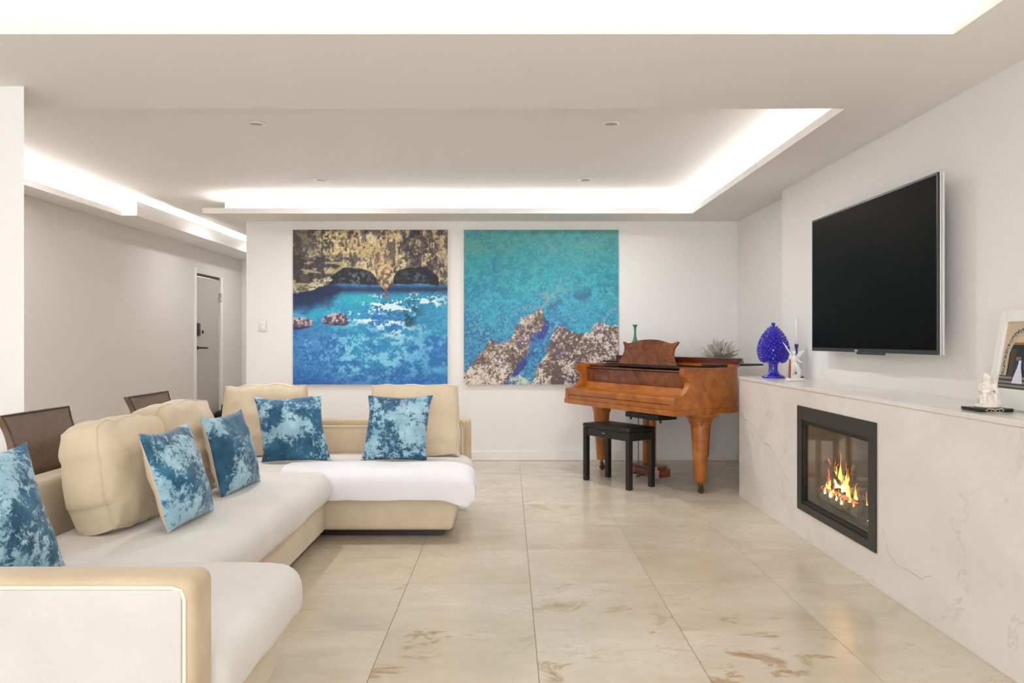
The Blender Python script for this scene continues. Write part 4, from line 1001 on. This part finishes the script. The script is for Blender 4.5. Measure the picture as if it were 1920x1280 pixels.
# ------------------------------------------------------------------ cushions
def frame_mat(bl, br, lean, roll=0):
    """bl, br = world points of the bottom left / right corners seen from the front; normal to the viewer side"""
    bl = Vector(bl); br = Vector(br); x = (br-bl).normalized(); n = x.cross(Vector((0, 0, 1))).normalized()   # faces front
    up = (Vector((0, 0, 1))*math.cos(lean)-n*math.sin(lean)); nn = x.cross(up).normalized()
    R = Matrix((x, up, nn)).transposed().to_4x4()
    return Matrix.Translation((bl+br)/2) @ R @ Matrix.Rotation(roll, 4, 'Z'), (br-bl).length
def throw_pillow(bl, br, H, lean, label, seed, T=.15, roll=0, pinch=.09, sh=0.0, lt=.5):
    m4, Wd = frame_mat(bl, br, lean, roll); N = 30; bm = B(); gs = []
    for side in (1, -1):
        g = []
        for i in range(N+1):
            row = []
            for j in range(N+1):
                u = -1+2*i/N; v = -1+2*j/N
                u = math.sin(u*PI/2)*.35+u*.65; v = math.sin(v*PI/2)*.35+v*.65
                x = Wd/2*u*(1-pinch*(1-v*v)); y = H/2+H/2*v*(1-pinch*(1-u*u)*(1 if v > 0 else .4))
                th = T/2*((1-u*u)**.55*(1-v*v)**.55)*(1+.12*(v < 0)*abs(v))
                nz = noise.noise(Vector((u*2.2, v*2.2, seed)))*.012+noise.noise(Vector((u*6, v*5, seed+9)))*.005
                edge = min(1, (1-abs(u))*6, (1-abs(v))*6)
                row.append(bm.verts.new((x+sh*y/H+.012*noise.noise(Vector((u, v, seed+20))), y+.012*noise.noise(Vector((u, v, seed+30)))*(v > -.5), side*(th+nz*edge))))
            g.append(row)
        gs.append(g)
        for i in range(N):
            for j in range(N):
                f = bm.faces.new((g[i][j], g[i+1][j], g[i+1][j+1], g[i][j+1])); f.material_index = 0 if side == 1 else 1
    bmesh.ops.remove_doubles(bm, verts=bm.verts, dist=1e-4); bmesh.ops.recalc_face_normals(bm, faces=bm.faces)
    o = obj('cushion', bm, ['blue', 'beige'], None, angle=70); o.matrix_world = m4
    o.color = (lt, 0, 0, 1)
    return tag(o, label, 'cushion', 'crushed blue velvet cushions')
def back_cushion(bl, br, H, lean, label, seed, T=.2, roll=0, k=.3, slump=0):
    m4, Wd = frame_mat(bl, br, lean, roll); N = 26; bm = B(); edge = {}
    def out(u, v):
        a = u*math.sqrt(max(0, 1-k*v*v/2)); b = v*math.sqrt(max(0, 1-k*u*u/2)); q = noise.noise(Vector((a*2.1, b*2.1, seed)))*.026+noise.noise(Vector((a*5, b*5, seed)))*.008
        return Vector((Wd/2*a*(1+.03*(-b))+q*.6, H/2+H/2*b/(math.sqrt(1-k/2) if 0 else 1)+q+slump*a*(b > 0)*b, 0))
    rings = {}
    for side in (1, -1):
        g = []
        for i in range(N+1):
            row = []
            for j in range(N+1):
                u = -1+2*i/N; v = -1+2*j/N; u = math.sin(u*PI/2)*.4+u*.6; v = math.sin(v*PI/2)*.4+v*.6
                p = out(u, v); bulge = ((1-u**4)*(1-v**4))**.6
                th = T*.30+T*.22*bulge+.012*noise.noise(Vector((u*3, v*3, seed+4)))*min(1, 4*bulge)
                row.append(bm.verts.new((p.x, p.y, side*th)))
            g.append(row)
        for i in range(N):
            for j in range(N): bm.faces.new((g[i][j], g[i+1][j], g[i+1][j+1], g[i][j+1]))
        bd = [g[i][0] for i in range(N)]+[g[N][j] for j in range(N)]+[g[i][N] for i in range(N, 0, -1)]+[g[0][j] for j in range(N, 0, -1)]
        rings[side] = bd
    cen = Vector((0, H/2, 0)); n = len(rings[1]); prev = rings[1]
    for s in (.5, 0, -.5):
        cur = []
        for a in rings[1]:
            d = (a.co-cen); d.z = 0; dn = d.normalized(); e = .014*(1-s*s*1.2)
            cur.append(bm.verts.new((a.co.x+dn.x*e, a.co.y+dn.y*e, abs(a.co.z)*s)))
        for i in range(n): bm.faces.new((prev[i], prev[(i+1) % n], cur[(i+1) % n], cur[i]))
        prev = cur
    for i in range(n): bm.faces.new((prev[i], prev[(i+1) % n], rings[-1][(i+1) % n], rings[-1][i]))
    pip = [v.co.copy() for v in rings[1]]; bmesh.ops.recalc_face_normals(bm, faces=bm.faces)
    t = bpy.data.objects.new('back_cushion', None); COL.objects.link(t); t.matrix_world = m4
    tag(t, label, 'cushion', 'beige velvet back cushions')
    obj('cushion_body', bm, 'beige', t, angle=75)
    obj('piping', tube(B(), pip, .0035, 6, True), 'beige', t)
zt = SZ+.012
# beige back cushions
back_cushion((-1.59, 2.92, zt-.006), (-1.57, 3.44, zt-.006), .435, math.radians(12), 'large beige velvet back cushion on the long side, nearest whole one', 1, T=.24, k=.35)
back_cushion((-1.62, 3.47, zt), (-1.58, 4.04, zt), .45, math.radians(10), 'beige velvet back cushion on the long side, farther one, by the corner', 2, T=.22, k=.4)
back_cushion((-1.90, 5.06, SZ), (-1.36, 5.10, SZ), .46, math.radians(8), 'beige velvet back cushion at the left end of the far seat', 3, T=.15, k=.06, roll=.01)
back_cushion((-.93, 5.10, SZ), (-.34, 5.06, SZ), .46, math.radians(8), 'beige velvet back cushion at the right end of the far seat', 4, T=.15, k=.06, roll=.012)
# blue cushions
throw_pillow((-1.55, 2.03, zt+.015), (-1.46, 2.50, zt+.015), .43, math.radians(20), 'crushed blue velvet cushion in the near corner, cut by the left edge of the photo', 5, lt=.95)
throw_pillow((-1.325, 2.95, zt+.005), (-1.30, 3.35, zt+.005), .405, math.radians(17), 'crushed blue velvet cushion leaning on the nearest large beige cushion', 6, lt=.55)
throw_pillow((-1.385, 3.66, zt-.005), (-1.33, 4.08, zt-.005), .405, math.radians(16), 'crushed blue velvet cushion at the far end of the long side', 7, lt=.4)
throw_pillow((-1.54, 4.74, SZ+.005), (-1.12, 4.80, SZ+.005), .42, math.radians(15), 'crushed blue velvet cushion on the left of the far seat', 8, sh=-.075)
throw_pillow((-.935, 4.80, SZ+.005), (-.515, 4.80, SZ+.005), .42, math.radians(13), 'crushed blue velvet cushion on the right of the far seat', 9, sh=.03)
